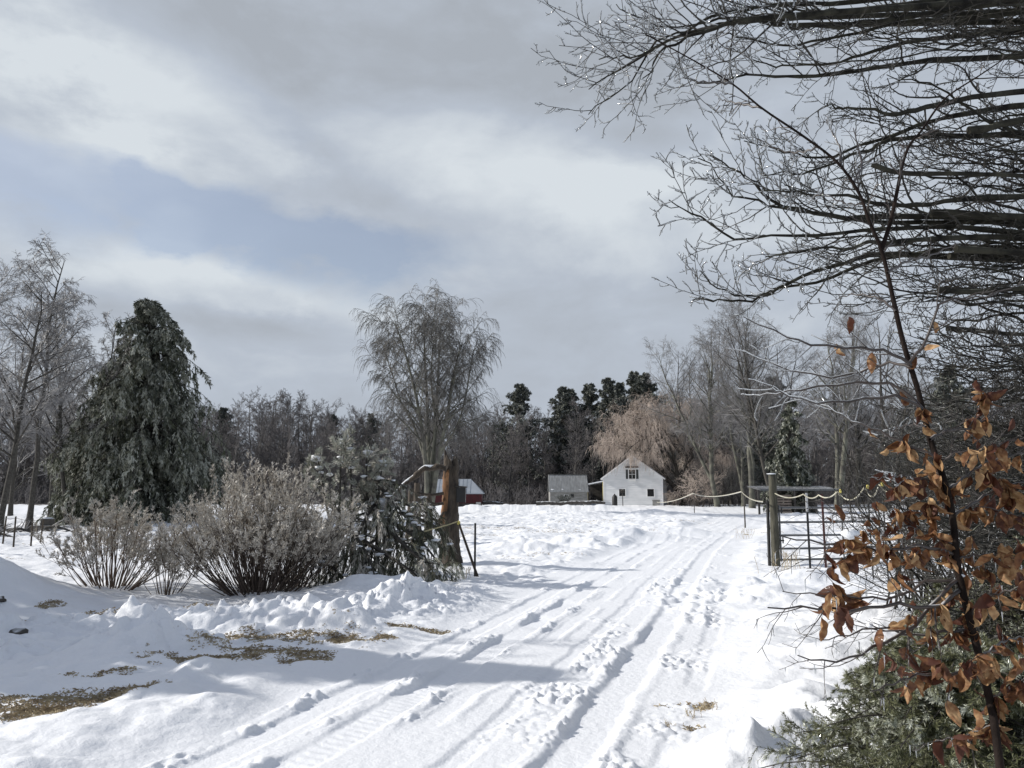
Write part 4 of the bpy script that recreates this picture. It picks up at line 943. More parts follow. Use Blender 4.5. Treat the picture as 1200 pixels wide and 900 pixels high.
def rope_fence():
    rng = np.random.default_rng(340)
    PO = [(768, 600, 590, 92), (811, 0, 578, 62), (869, 0, 576.5, 36), (895, 0, 588, 17.3)]
    g_ = 'posts carrying the iced rope'
    pts = []; ctrl = [(770, 588.5, 90), (812, 578, 62), (869, 576, 36), (895, 588, 17.35)]
    for i, (px, top, d) in enumerate(((811, 577, 62), (869, 574, 36))):
        g = G(px, d); z = P(px, top, d)[2]; a = MB(); a.tubes([(g[0], d, g[2]-.2), (g[0], d, z)], [.035, .03], 6, cap=True)
        tag(a.build('fence_post', M['dark_wood'], None, g), ['slim post carrying the iced rope, farther one towards the house', 'slim post carrying the iced rope, nearer one left of the gate post'][i], 'post', g_)
    allp = []
    for (x0, y0, d0), (x1, y1, d1), sag in ((ctrl[0], ctrl[1], 3), (ctrl[1], ctrl[2], 4.5), (ctrl[2], ctrl[3], 3.5)):
        A = np.array(P(x0, y0, d0)); B = np.array(P(x1, y1, d1)); s = np.linspace(0, 1, 24)
        q = A+(B-A)*s[:, None]; m_ = (d0+d1)/2/900*sag; q[:, 2] -= m_*4*s*(1-s); allp.append(q)
    a = MB()
    for q, r in zip(allp, (.038, .03, .019)): a.tubes(q, np.full(24, r), 6)
    tag(a.build('iced_rope', M['rope'], None, tuple(allp[0][0])), 'iced pale rope swagged from the house to the gate post', 'rope')
    # swags to the right of the post
    C2 = [(908, 578, 17.3), (941.5, 579, 16.9), (959.5, 580, 16.7), (981, 576, 15.8), (1013, 571, 14.5), (1030, 568, 13.8), (1062, 566, 13), (1100, 570, 12.2), (1150, 568, 11.5)]
    a = MB()
    for i, ((x0, y0, d0), (x1, y1, d1)) in enumerate(zip(C2[:-1], C2[1:])):
        A = np.array(P(x0, y0, d0)); B = np.array(P(x1, y1, d1)); s = np.linspace(0, 1, 20); q = A+(B-A)*s[:, None]; q[:, 2] -= [.09, .08, .09, .20, .19, .16, .2, .2][i]*4*s*(1-s); a.tubes(q, .012+.003*np.abs(np.sin(s*40)), 6)
    tag(a.build('iced_rope', M['rope'], None, P(908, 578, 17.3)), 'iced rope hanging in short swags to the right of the gate post', 'rope')
    for i, (px, py, d) in enumerate(C2[3:6]):
        g = G(px, d); z = P(px, py, d)[2]; lb = ['thin rope post with a yellow insulator, first right of the gate', 'thin rope post with a yellow insulator, second right of the gate', 'thin rope post with a yellow insulator, tallest, right of the gate', 'thin rope post behind the brown leaves, left of the sapling stem', 'thin rope post just behind the sapling stem', 'thin rope post furthest right behind the brown leaves'][i]
        t = thing('rope_post', lb, 'post', g, 'thin posts under the swagged rope'); a = MB(); a.tubes([(g[0], d, g[2]-.2), (g[0], d, z)], [.014, .012], 6, cap=True); a.build('rod', M['black_metal'], t)
        a = MB(); a.blob((g[0], d-.01, z+.01), .035, rng, sq=(.7, 1, 1.2), rough=.1); a.build('insulator', M['yellow'], t)
rope_fence()

# ------------------------------------------------------------------ left middle distance
def left_bits():
    rng = np.random.default_rng(350)
    w = []
    for i, (px, d, hh) in enumerate(((7, 21, .9), (14, 23, .8), (27, 22, .85), (47, 23, .8), (57, 25, .75), (-12, 20, .9))):
        g = G(px, d); a = MB(); a.tubes([(g[0], d, g[2]-.2), (g[0]+rng.normal()*.04, d, g[2]+hh)], [.028, .025], 6, cap=True)
        lb = ['thin dark fence stake second from the left edge', 'thin dark fence stake third from the left edge', 'thin dark fence stake in the middle of the low row behind the mound', 'thin dark fence stake second from the right end of the low row', 'thin dark fence stake at the right end of the low row behind the mound', 'thin dark fence stake at the left edge, nearest'][i]
        tag(a.build('fence_stake', M['stump'], None, g), lb, 'stake', 'stakes of the low wire fence'); w.append((px, (g[0], d, g[2]+hh-.05)))
    w = [q[1] for q in sorted(w)]; a = MB()
    for A, B in zip(w[:-1], w[1:]): a.tubes([A, tuple((np.array(A)+B)/2-np.array([0, 0, .03])), B], [.006]*3, 4)
    tag(a.build('fence_wire', M['black_metal'], None, w[0]), 'thin wire strung along the low stakes behind the mound', 'wire')
    g = G(64, 33); t = thing('stone_block', 'dark squared block on the snow right of the straight trunk', 'stone block', g)
    a = MB(); a.box((g[0], 33, g[2]+.35), (.42, .4, .32), rz=.2); a.box((g[0]-.1, 33, g[2]+.1), (.9, .6, .26), rz=-.1); a.build('stones', M['rock'], t); a = MB(); a.blob((g[0], 33, g[2]+.53), .2, rng, sq=(1, .9, .2)); a.build('snow_cap', M['snow'], t)
    for i, (px, d, r, lb) in enumerate(((-8, 9.9, .14, 'dark half buried rock at the left edge on top of the mound'), (15, 10.6, .07, 'small dark rock on the crest of the shaded mound'), (42, 8.7, .07, 'dark rock poking out below the shaded mound'), (205, 9.4, .05, 'tiny dark stone on the plowed snow bank'))):
        g = G(px, d); a = MB(); a.blob((g[0], d, g[2]+r*.2), r, rng, sq=(1.4, 1, .6), rough=.5, seg=12); tag(a.build('rock', M['rock'], None, g), lb, 'rock', 'dark rocks in the left snow')
    # fallen limbs and rubble under the left trees
    for i, (px, d, L, lb) in enumerate(((18, 30, 1.4, 'fallen limb below the leaning bare tree'), (38, 29, 1.2, 'fallen limb at the foot of the straight dark trunk'), (78, 31, 1.3, 'fallen limb left of the forked trunk'), (5, 27, 1.5, 'fallen limb at the left edge'))):
        g = G(px, d); t = thing('fallen_limb', lb, 'fallen limb', g, 'fallen limbs under the left trees'); p = np.array([[(g[0]-L/2+L*s, d+rng.normal()*.1, g[2]+.12+.1*math.sin(s*5)) for s in np.linspace(0, 1, 6)]])
        r = np.linspace(.08, .02, 6)[None]; a = MB(); a.tubes(p, r, 6); a.build('limb', M['bark_dark'], t); A = grow(rng, p, r, 14, (.1, 1), .4, (30, 80), .2, 4, .2, .5); B = grow(rng, *A, 5, (.1, 1), .5, (30, 60), 0, 3, .2); a = MB(); a.tubes(*A, 4); a.tubes(*B, 3); a.build('twigs', M['twig_grey'], t)
left_bits()
# dry grass blades in the thawed patches and weeds
def grass():
    rng = np.random.default_rng(360); P0 = []
    for (px, py, rx, ry) in PATCH:
        if py > 45: continue
        n = int(min(6000, 6000*rx*ry/.3)) if py < 12 else int(min(2500, 400*rx*ry))
        a = rng.uniform(0, 2*PI, n); r = np.sqrt(rng.uniform(0, 1, n))*1.05; P0.append(np.stack([px+rx*r*np.cos(a), py+ry*r*np.sin(a)], -1))
    P0 = np.concatenate(P0); h, d = H_D(P0[:, 0], P0[:, 1]); k = rng.uniform(size=len(d)) < np.clip(d*1.1-.12, 0, 1); P0 = P0[k]; h = h[k]; n = len(h)
    far = P0[:, 1] > 14
    hh = np.where(far, rng.uniform(.04, .16, n), rng.uniform(.02, .06, n)); az = rng.uniform(0, 2*PI, n); ln = rng.uniform(.8, 4, n)
    base = np.stack([P0[:, 0], P0[:, 1], h-.005], -1); dv = np.stack([np.cos(az)*ln, np.sin(az)*ln, np.ones(n)*.6], -1); dv = norm(dv)*hh[:, None]
    wv = norm(np.stack([-np.sin(az), np.cos(az), np.zeros(n)], -1))*np.where(far, .004, .0018)[:, None]
    mid = base+dv*.55+np.array([0, 0, .008]); v = np.stack([base-wv, base+wv, mid+wv*.8, base+dv*1.0-np.array([0, 0, .006])*1, mid-wv*.8], 1)
    m_ = MB(); m_.add(v, np.arange(n*5).reshape(n, 5), 0, False)
    tag(m_.build('dry_grass', M['dry_grass']), 'flattened tan grass showing through thin snow', 'grass', kind='stuff')
    # single weeds
    for i, (px, d, hh, lb) in enumerate(((925, 15.6, .62, 'tall dry weed stalks in front of the farm gate'), (912, 14.6, .5, 'dry weed stalks at the foot of the gate post'), (800, 6.0, .10, 'low dry grass tuft in the snow right of the wheel rut'), (775, 5.75, .08, 'tiny dry tuft beside the wheel rut'), (820, 6.2, .11, 'dry grass tuft in the snow near the green fir'), (548, 15.2, .3, 'dry weeds beside the stakes'), (868, 28, .5, 'dry weeds on the far snow left of the gate post'))):
        g = G(px, d); n = 12; p = np.array(g)+np.stack([rng.normal(size=n)*hh*.3, rng.normal(size=n)*hh*.2, np.full(n, -.02)], -1); dd = norm(np.stack([rng.normal(size=n)*.35, rng.normal(size=n)*.3, np.ones(n)], -1))
        pts = np.empty((n, 5, 3)); pts[:, 0] = p
        for j in range(1, 5): dd = norm(dd+rng.normal(size=(n, 3))*.15); pts[:, j] = pts[:, j-1]+dd*hh/4*rng.uniform(.5, 1, (n, 1))
        a = MB(); rad = np.full((n, 5), .0035 if d > 10 else .0016); a.tubes(pts, rad, 4); A = grow(rng, pts, rad, 4, (.5, 1), .25, (20, 50), 0, 3, .2, .8, 0, .0015 if d < 10 else .003); a.tubes(*A, 3)
        tag(a.build('weed_tuft', M['dry_grass'], None, g), lb, 'weeds', 'dry weeds in the snow')
grass()

# ------------------------------------------------------------------ near right
def right_tree():
    rng = np.random.default_rng(400); D = 5.2; X0 = P(1335, 300, D)[0]; b = (X0, D+.3, Hz(X0, D+.3))
    t = thing('dead_limbed_spruce', 'old tree at the right edge with many dark, level, ice coated dead limbs', 'tree', b)
    a = MB(); zs = np.linspace(b[2]-.2, 9.5, 16); S = np.stack([np.full(16, X0)+.04*np.sin(zs), np.full(16, D+.3), zs], -1); a.tubes(S, np.linspace(.24, .12, 16), 12); a.build('trunk', M['dead_bark'], t)
    T = [[(689, 107), (724, 80), (778, 49), (813, 27), (858, 13), (929, 6), (1010, 0), (1120, -12), (1335, -40)],
         [(691, 133), (724, 107), (756, 67), (787, 44), (840, 32), (900, 22), (990, 20), (1120, 14), (1335, 5)],
         [(856, 58), (893, 73), (929, 80), (991, 71), (1049, 53), (1120, 42), (1335, 30)],
         [(840, 36), (870, 46), (929, 51), (1000, 40), (1070, 28), (1150, 18), (1335, 0)],
         [(793, 76), (810, 90), (849, 93), (900, 84), (960, 88), (1040, 76), (1120, 70), (1335, 60)],
         [(787, 231), (818, 249), (853, 273), (924, 274), (1013, 268), (1080, 266), (1180, 272), (1335, 285)],
         [(820, 191), (853, 222), (885, 236), (916, 244), (991, 258), (1060, 262), (1160, 262), (1335, 262)],
         [(835, 182), (855, 196), (875, 210), (911, 236), (960, 250), (1060, 256), (1335, 250)],
         [(822, 318), (844, 342), (880, 347), (916, 340), (982, 322), (1058, 298), (1160, 292), (1335, 300)],
         [(813, 347), (835, 356), (870, 350), (920, 336), (980, 312), (1060, 300), (1335, 310)],
         [(878, 164), (920, 182), (969, 182), (1027, 164), (1080, 147), (1150, 130), (1335, 110)],
         [(969, 116), (985, 126), (1018, 133), (1058, 132), (1120, 118), (1335, 90)],
         [(880, 215), (930, 222), (990, 232), (1060, 240), (1140, 235), (1335, 225)],
         [(900, 300), (950, 292), (1010, 286), (1080, 282), (1335, 275)],
         [(860, 15), (920, 32), (980, 32), (1060, 22), (1335, -20)],
         [(900, 205), (950, 195), (1010, 178), (1070, 160), (1335, 150)],
         [(722, 8), (760, 22), (800, 30), (850, 22), (900, 26), (980, 30), (1335, 20)], [(700, 70), (735, 66), (770, 58), (810, 38), (870, 26), (1000, 10), (1335, -30)], [(760, 95), (775, 66), (800, 46), (850, 30), (930, 18), (1335, -10)], [(845, 5), (900, 12), (960, 14), (1040, 8), (1335, -10)]]
    TD = rng.uniform(4.5, 6.0, len(T))
    S = []; R = []
    for c, dd in zip(T, TD):
        n = len(c); pts = [P(x, y, dd+(D+.3-dd)*max(0, (x-900)/435.)) for x, y in c][::-1]; S.append(smoothline(pts, 24)); r = np.interp(np.linspace(0, 1, 24), [0, .3, .6, 1], [.026, .016, .009, .0035]); R.append(r)
    # thick broken stubs
    TH = [([(1022, 193), (1060, 203), (1147, 204), (1335, 212)], .016, .026), ([(1091, 250), (1120, 250), (1180, 254), (1335, 256)], .034, .04), ([(1112, 300), (1160, 298), (1220, 300), (1335, 300)], .02, .034), ([(1135, 153), (1160, 150), (1190, 142), (1335, 120)], .028, .04), ([(1120, 292), (1160, 294), (1200, 296), (1335, 296)], .022, .035), ([(1100, 340), (1140, 342), (1200, 338), (1335, 335)], .016, .03), ([(1110, 385), (1150, 388), (1200, 392), (1335, 395)], .012, .03)]
    a = MB()
    for c, r1, r0 in TH:
        dd = rng.uniform(4.4, 5.4); pts = smoothline([P(x, y, dd) for x, y in c][::-1], 14); a.tubes(pts, .68*np.linspace(r1, r0, 14)*(1+.06*rng.normal(size=14)), 9, cap=True)
    # many more level limbs fill the edge
    n = 100+150
    for i in range(n):
        yb = rng.uniform(-30, 470) if i < 100 else rng.uniform(400, 960); reach = np.interp(yb, [-60, 40, 120, 280, 340, 470, 600, 700, 960], [860, 880, 985, 900, 985, 1045, 1060, 1085, 1110]); x1 = rng.uniform(reach, 1190); sl = rng.uniform(-.42, .34); dd = rng.uniform(4.3, 6.6) if i < 100 else rng.uniform(3.1, 5.5)
        m_ = 6; xs = np.linspace(1335, x1, m_); ys = yb+(1335-xs)*sl*.5+np.cumsum(rng.normal(size=m_))*7+22*np.sin(np.linspace(0, 3, m_)*rng.uniform(.5, 1.6))
        pts = [P(x, y, dd+(D+.3-dd)*max(0, (x-1000)/335.)) for x, y in zip(xs, ys)]
        S.append(smoothline(pts, 24)); k = rng.uniform(.3, .8); R.append(np.interp(np.linspace(0, 1, 24), [0, .5, 1], [.026*k, .014*k, .003]))
    S = np.array(S); R = np.array(R); nz_ = rng.normal(size=S.shape); nz_ = (nz_+np.roll(nz_, 1, 1)+np.roll(nz_, 2, 1))*.011; nz_[:, :, 1] *= .6; nz_[:, 0] = 0; S = S+nz_*np.linspace(.3, 1.2, 24)[None, :, None]
    a.tubes(S, R*(1+.08*rng.normal(size=R.shape)), 7); a.build('limbs', M['dead_bark'], t)
    A = grow(rng, S, R, 16, (.15, .98), .19, (20, 60), .25, 8, .17, .45, .45, .0032, bias=(-.3, 0, .2), keep=.85)
    B = grow(rng, *A, 6, (.15, 1), .30, (30, 70), .25, 5, .18, .6, .4, .0030)
    Cc = grow(rng, *B, 3, (.2, 1), .36, (30, 70), .2, 3, .18, .7, .3, .0022, keep=.6)
    c = MB(); c.tubes(*A, 5); c.tubes(*B, 4); c.tubes(*Cc, 3); # ice lumps along the sunny outer twigs
    sel = np.where(B[0][:, 0, 0] < P(950, 300, 5)[0])[0]; sel = rng.choice(sel, min(len(sel), 1500), replace=False)
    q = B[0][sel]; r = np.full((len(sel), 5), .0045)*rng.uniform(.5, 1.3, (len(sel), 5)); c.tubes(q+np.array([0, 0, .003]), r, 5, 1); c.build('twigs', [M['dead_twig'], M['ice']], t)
right_tree()

def leaf_mesh(mb, rng, p, d, size):
    """one curled beech leaf: 5 x 8 grid, hanging from p along d"""
    d = norm(np.array(d)); side = norm(np.cross(d, rng.normal(size=3))); nrm = np.cross(side, d)
    nu, nv = 7, 11; u = np.linspace(-1, 1, nu); v = np.linspace(0, 1, nv)
    wv = np.sin(PI*np.clip(v, 0, 1)**.82)**.8*.25*rng.uniform(.8, 1.25); wv[-1] = .02; wv[0] = .02
    curl = rng.uniform(-1.5, 1.8); fold = rng.uniform(.25, 1.5); tw = rng.uniform(-1.0, 1.0); wave = rng.uniform(.03, .10); ph = rng.uniform(0, 6)
    out = []
    ax = 0; ay = 0; px = 0.; pn = 0.
    for j in range(nv):
        if j: ang = curl*v[j]*1.2; px += math.cos(ang)/(nv-1); pn += math.sin(ang)/(nv-1)
        ct, st = math.cos(tw*v[j]), math.sin(tw*v[j]); sd = side*ct+nrm*st; nn = -side*st+nrm*ct
        for i in range(nu):
            w = u[i]*wv[j]; z = abs(u[i])**1.3*wv[j]*fold+wave*math.sin(u[i]*3+v[j]*13+ph)*wv[j]*2.2+.012*math.sin(v[j]*44)*abs(u[i])
            out.append(p+size*(d*px+nn*(pn+z)+sd*w*math.cos(fold*.6)))
    i = (np.arange(nv-1)*nu)[:, None]; k = np.arange(nu-1); mb.add(out, np.stack([i+k, i+k+1, i+k+nu+1, i+k+nu], -1).reshape(-1, 4), 0, True)

def sapling():
    rng = np.random.default_rng(410); D = 2.75
    main = [(1180, 960, 2.5), (1172, 900, 2.5), (1160, 820, 2.55), (1140, 740, 2.6), (1122, 665, 2.65), (1117, 610, 2.7), (1107, 565, 2.7), (1090, 515), (1075, 455), (1058, 400), (1044, 338), (1033, 293), (1018, 258), (1007, 227), (982, 191), (942, 160), (893, 127), (858, 98), (813, 71), (756, 40)]
    fork = [(1033, 293, 2.8), (1044, 258), (1052, 220), (1058, 191), (1066, 170), (1080, 153), (1107, 116), (1147, 89), (1190, 60)]
    br = [ # secondary stems from the main
     [(1068, 428), (1040, 412), (1006, 408), (953, 404), (917, 392), (871, 371)], [(1069, 432), (1046, 425), (1020, 431), (978, 442), (917, 431), (871, 411)],
     [(1082, 480), (1049, 452), (999, 449), (942, 456), (905, 462), (882, 463)], [(1083, 482), (1055, 465), (1010, 468), (960, 472), (920, 462), (905, 455)],
     [(1066, 425), (1085, 400), (1102, 356), (1130, 350), (1160, 346), (1200, 330)], [(1090, 515), (1110, 505), (1140, 500), (1180, 478), (1220, 470)],
     [(1096, 535), (1060, 520), (1030, 505), (1000, 494), (975, 480), (955, 470)], [(1104, 560), (1080, 562), (1060, 558), (1040, 560), (1025, 562)],
     [(1117, 605), (1140, 590), (1165, 575), (1200, 565), (1240, 560)], [(1120, 640), (1095, 628), (1067, 617), (1040, 612), (1010, 604), (970, 600)],
     [(1125, 678), (1100, 700), (1067, 737), (1030, 755), (1000, 770), (967, 775), (935, 768)], [(1127, 685), (1090, 680), (1050, 700), (1010, 700), (960, 697), (917, 693)],
     [(1128, 690), (1095, 712), (1050, 708), (1000, 715), (950, 712), (900, 712)], [(1118, 650), (1080, 640), (1040, 645), (1000, 640), (960, 636), (915, 628)],
     [(1135, 720), (1160, 700), (1190, 690), (1230, 680)], [(1140, 740), (1110, 740), (1070, 745), (1030, 735), (990, 745), (960, 750)],
     [(1150, 780), (1120, 790), (1080, 790), (1050, 800), (1020, 810)], [(1160, 820), (1190, 800), (1220, 790)], [(1150, 770), (1180, 750), (1220, 745)],
     [(1165, 850), (1130, 862), (1100, 868), (1070, 880)], [(1110, 575), (1130, 560), (1150, 545), (1180, 535), (1215, 528)], [(1085, 500), (1065, 498), (1045, 505), (1030, 520)],
     [(1100, 545), (1120, 530), (1150, 528), (1190, 515), (1230, 510)], [(1122, 655), (1150, 650), (1180, 655), (1220, 650)],
     [(1050, 365), (1030, 350), (1000, 345), (975, 352)], [(1040, 320), (1065, 305), (1090, 300), (1120, 285)], [(1012, 240), (990, 238), (965, 228), (950, 232)], [(985, 195), (985, 175), (975, 155), (968, 140)],
     [(960, 172), (940, 178), (915, 176), (880, 158)], [(1000, 215), (1010, 195), (1005, 170), (1000, 150)], [(893, 127), (870, 122), (850, 118), (842, 116)], [(858, 98), (840, 97), (815, 95), (800, 90)]]
    b = P(1172, 900, 2.5); z = Hz(b[0], 2.5)
    t = thing('beech_sapling', 'slender beech sapling at the lower right with bronze leaves still hanging', 'sapling', (b[0], 2.5, z))
    mp = PL(main, 2.8); mp[0] = (b[0]+.03, 2.5, z-.1); 
    a = MB(); mm = smoothline(mp, 60); mr = np.interp(np.linspace(0, 1, 60), [0, .25, .45, .65, 1], [.0125, .0118, .0095, .0060, .0021]); a.tubes(mm, mr, 9)
    ff = smoothline(PL(fork, 2.8), 30); fr = np.linspace(.0085, .002, 30); a.tubes(ff, fr, 7); a.build('stem', M['beech_bark'], t)
    S = []
    for c in br:
        x0, y0 = c[0]; dd = rng.uniform(-.45, .45); d0 = np.interp(y0, [290, 600, 900], [2.8, 2.7, 2.5]); S.append(smoothline([P(x, y, d0+dd*j/len(c)) for j, (x, y) in enumerate(c)], 14))
    S = np.array(S); ln = np.linalg.norm(np.diff(S, axis=1), axis=2).sum(1); R = (.0028+.006*np.clip(ln, 0, 1))[:, None]*np.linspace(1, .28, 14)[None]
    # zig-zag beech habit
    S[:, 1:-1:2, 2] += .004; S[:, 2:-1:2, 2] -= .004
    A = grow(rng, S, R, 9, (.15, 1), .26, (25, 60), .05, 6, .14, .55, .3, .0014, keep=.9); B = grow(rng, *A, 3, (.2, 1), .4, (30, 60), .1, 4, .14, .7, .2, .0012, keep=.8)
    S2 = np.array([smoothline(mm[30:], 24), smoothline(ff, 24)]); R2 = np.array([np.linspace(.008, .003, 24), np.linspace(.007, .002, 24)])
    A2 = grow(rng, S2, R2, 16, (.1, .98), .10, (25, 55), .1, 6, .12, .5, .3, .0014); B2 = grow(rng, *A2, 3, (.2, 1), .4, (30, 60), .1, 4, .14, .7)
    a = MB(); 
    a.tubes(S, R, 6); a.tubes(*A, 5); a.tubes(*B, 4); a.tubes(*A2, 5); a.tubes(*B2, 4)
    # white iced outer twigs at the left
    ic = a; W = [0, 1, 2, 3, 6]; 
    q = S[W][:, 5:]; ic.tubes(q+np.array([0, 0, .0025]), np.full(q.shape[:2], .0034)*rng.uniform(.6, 1.2, q.shape[:2]), 6, 1)
    allp = np.concatenate([A[0], ]); sel = allp[(allp[:, 0, 0] < P(1010, 0, 2.8)[0]) & (allp[:, 0, 2] > 1.55)]; ic.tubes(sel+np.array([0, 0, .0015]), np.full(sel.shape[:2], .0024), 5, 1)
    # icicles under the lower branches
    lo = np.concatenate([A[0], B[0][:, :4].repeat(1, 0)[:0].reshape(0, 6, 3)]) if False else A[0]
    lo = lo[lo[:, 0, 2] < 1.55]; k = rng.choice(len(lo), min(130, len(lo)), replace=False)
    for i in k:
        p = lo[i, rng.integers(1, 6)]; L = rng.uniform(.012, .04); ic.tubes(np.array([p, p-np.array([0, 0, L*.5]), p-np.array([0, 0, L])]), [.0022, .0016, .0004], 5, 1)
    a.build('branches', [M['beech_twig'], M['ice']], t)
    lf = MB(); cand = np.concatenate([A[0][:, 1:], ]) ; zz = cand[:, 0, 2]; pxs = 600+900*cand[:, 0, 0]/cand[:, 0, 1]
    # clusters of leaves where the photograph has them
    cl = [(1072, 500, 3), (1090, 565, 5), (1145, 460, 1), (1137, 545, 4), (1160, 565, 5), (1060, 575, 4), (1055, 525, 2), (1040, 540, 3), (1065, 600, 7), (1110, 470, 0), (1085, 590, 6), (1125, 488, 3), (1138, 455, 1), (1168, 438, 1), (1010, 410, 1), (1065, 408, 1), (1150, 520, 2), (1165, 590, 6), (1180, 600, 4), (1190, 585, 3), (1130, 610, 5), (1155, 650, 4), (1105, 630, 4), (1070, 630, 4), (1030, 610, 4), (1000, 640, 4), (985, 665, 4), (985, 690, 3), (975, 720, 5), (965, 715, 2), (1010, 650, 4), (1040, 660, 3), (1070, 660, 4), (1100, 655, 3), (1050, 735, 3), (1110, 720, 6), (1130, 770, 6), (1125, 740, 4), (1100, 800, 4), (1075, 795, 3), (1040, 785, 2), (1070, 820, 2), (1150, 790, 6), (1160, 850, 8), (1185, 870, 6), (1130, 860, 4), (1190, 820, 5), (1185, 760, 3), (1150, 730, 3), (1200, 650, 3), (1170, 680, 3), (1140, 690, 3), (1195, 700, 3), (1195, 540, 2), (1095, 745, 3), (1015, 630, 3), (1120, 880, 3), (1175, 625, 3), (1160, 545, 3), (1110, 585, 3)]
    allq = np.concatenate([A[0].reshape(-1, 3), S.reshape(-1, 3)]); qx = 600+900*allq[:, 0]/(allq[:, 1]*math.cos(PITCH)+(allq[:, 2]-EYE)*math.sin(PITCH)); qy = 450-900*((allq[:, 2]-EYE)*math.cos(PITCH)-allq[:, 1]*math.sin(PITCH))/(allq[:, 1]*math.cos(PITCH)+(allq[:, 2]-EYE)*math.sin(PITCH))
    for cx, cy, k in cl:
        for _ in range(int(k*2.7+.5)):
            tx, ty = cx+6+rng.normal()*13, cy-12+rng.normal()*12; j = np.argmin((qx-tx)**2+(qy-ty)**2+rng.uniform(0, 60, len(qx)))
            p = allq[j]+rng.normal(size=3)*.004; dd = np.array([rng.normal()*.35, rng.normal()*.35, -1]) if rng.uniform() < .85 else rng.normal(size=3)
            leaf_mesh(lf, rng, p, dd, rng.uniform(.042, .088))
    lf.build('leaves', M['leaf'], t)
    sn = MB()
    for px, py, r in ((988, 628, .020), (1005, 632, .011), (1125, 680, .008), (1018, 742, .009), (1060, 700, .006), (1150, 700, .008)):
        q = allq[np.argmin((qx-px)**2+(qy-py)**2)]; sn.blob(q+np.array([0, -.01, .01]), r, rng, sq=(1.3, 1, .8), rough=.4, seg=12)
    sn.build('snow_clumps', M['snow'], t)
sapling()

def near_firs():
    for i, (px, d, W, Hh, seed, nb, lb) in enumerate(((1105, 3.55, 1.9, .90, 421, 200, 'low green fir at the bottom right, needles rimmed with ice'), (1120, 5.3, 1.5, 1.0, 422, 80, 'frosted young fir behind the brown beech leaves'), (1235, 4.6, 1.5, 1.4, 423, 80, 'taller frosted fir at the right edge behind the sapling'))):
        rng = np.random.default_rng(seed); b = G(px, d); t = thing('fir_tree', lb, 'tree', b, 'small firs at the right'); a = MB(); n = 8; z = np.linspace(0, 1, n)
        S = np.stack([np.full(n, b[0]), np.full(n, b[1]), b[2]-.1+z*(Hh+.1)], -1); R = np.linspace(.03, .006, n); a.tubes(S, R, 8)
        zz = np.sort(rng.uniform(.02, .98, nb)); az = rng.uniform(0, 2*PI, nb); L = W/2*(1.05-.75*zz)*rng.uniform(.75, 1.2, nb)
        dd = norm(np.stack([np.cos(az), np.sin(az), .45*np.ones(nb)], -1)); pts = np.empty((nb, 8, 3)); pts[:, 0] = np.stack([np.full(nb, b[0]), np.full(nb, b[1]), b[2]+zz*Hh], -1)
        for j in range(1, 8): dd = norm(dd+np.array([0, 0, -.13])+rng.normal(size=(nb, 3))*.05); pts[:, j] = pts[:, j-1]+dd*(L/7)[:, None]
        rad = np.tile(np.linspace(.007, .0022, 8), (nb, 1)); a.tubes(pts, rad, 5)
        A = grow(rng, pts, rad, 11, (.15, 1), .42, (35, 60), -.25, 5, .06, .5, .55, .0016); B = grow(rng, *A, 5, (.15, 1), .42, (35, 60), -.25, 4, .06, .6, .4, .0012)
        a.tubes(*A, 4); a.tubes(*B, 3); a.build('trunk', M['bark_dark'], t)
        f = MB(); nw = .0034 if d < 4 else .0045; nl = .024 if d < 4 else .028
        u = vn(B[0][:, 0, 0]*6, B[0][:, 0, 2]*6+B[0][:, 0, 1]*4, 9)*.5+.5+rng.normal(size=len(B[0]))*.15; q = np.quantile(u, .6)
        needles(f, rng, B[0][u < q], 26 if d < 4 else 16, nl, nw, 0, .9); needles(f, rng, B[0][u >= q], 26 if d < 4 else 16, nl, nw, 1, .9)
        needles(f, rng, A[0], 44 if d < 4 else 26, nl, nw, 0, .9)
        f.build('crown', [M['needle_near'], M['needle_ice']], t)
near_firs()
# dim bush mass behind the sapling on the right: bare understory
def right_thicket():
    rng = np.random.default_rng(430)
    for i, (px, d, Hh, Wd, lb) in enumerate(((1090, 9.5, 2.4, 2.4, 'tangled bare shrub behind the sapling stem'), (1180, 8.0, 2.8, 2.6, 'tangled bare shrub at the right edge behind the firs'), (1230, 6.5, 2.4, 2.2, 'dark bare shrub cut by the right edge'))):
        b = G(px, d); n = 46; t = thing('bare_shrub', lb, 'shrub', b, 'bare shrubs behind the sapling'); az = rng.uniform(0, 2*PI, n); tl = rng.uniform(0, .8, n)
        dd = np.stack([np.cos(az)*np.sin(tl), np.sin(az)*np.sin(tl), np.cos(tl)], -1); pts = np.empty((n, 7, 3)); pts[:, 0] = np.array(b)+np.stack([rng.normal(size=n)*Wd*.14, rng.normal(size=n)*.3, np.full(n, -.05)], -1)
        for j in range(1, 7): dd = norm(dd+rng.normal(size=(n, 3))*.1); pts[:, j] = pts[:, j-1]+dd*Hh/6*rng.uniform(.6, 1.1, (n, 1))
        rad = np.tile(np.linspace(.013, .004, 7), (n, 1)); a = MB(); a.tubes(pts, rad, 5); a.build('stems', M['dead_bark'], t)
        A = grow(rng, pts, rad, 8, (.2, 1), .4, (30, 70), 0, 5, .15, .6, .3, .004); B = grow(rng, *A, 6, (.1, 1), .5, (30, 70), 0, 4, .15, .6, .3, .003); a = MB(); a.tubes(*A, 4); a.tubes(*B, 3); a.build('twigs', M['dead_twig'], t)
right_thicket()
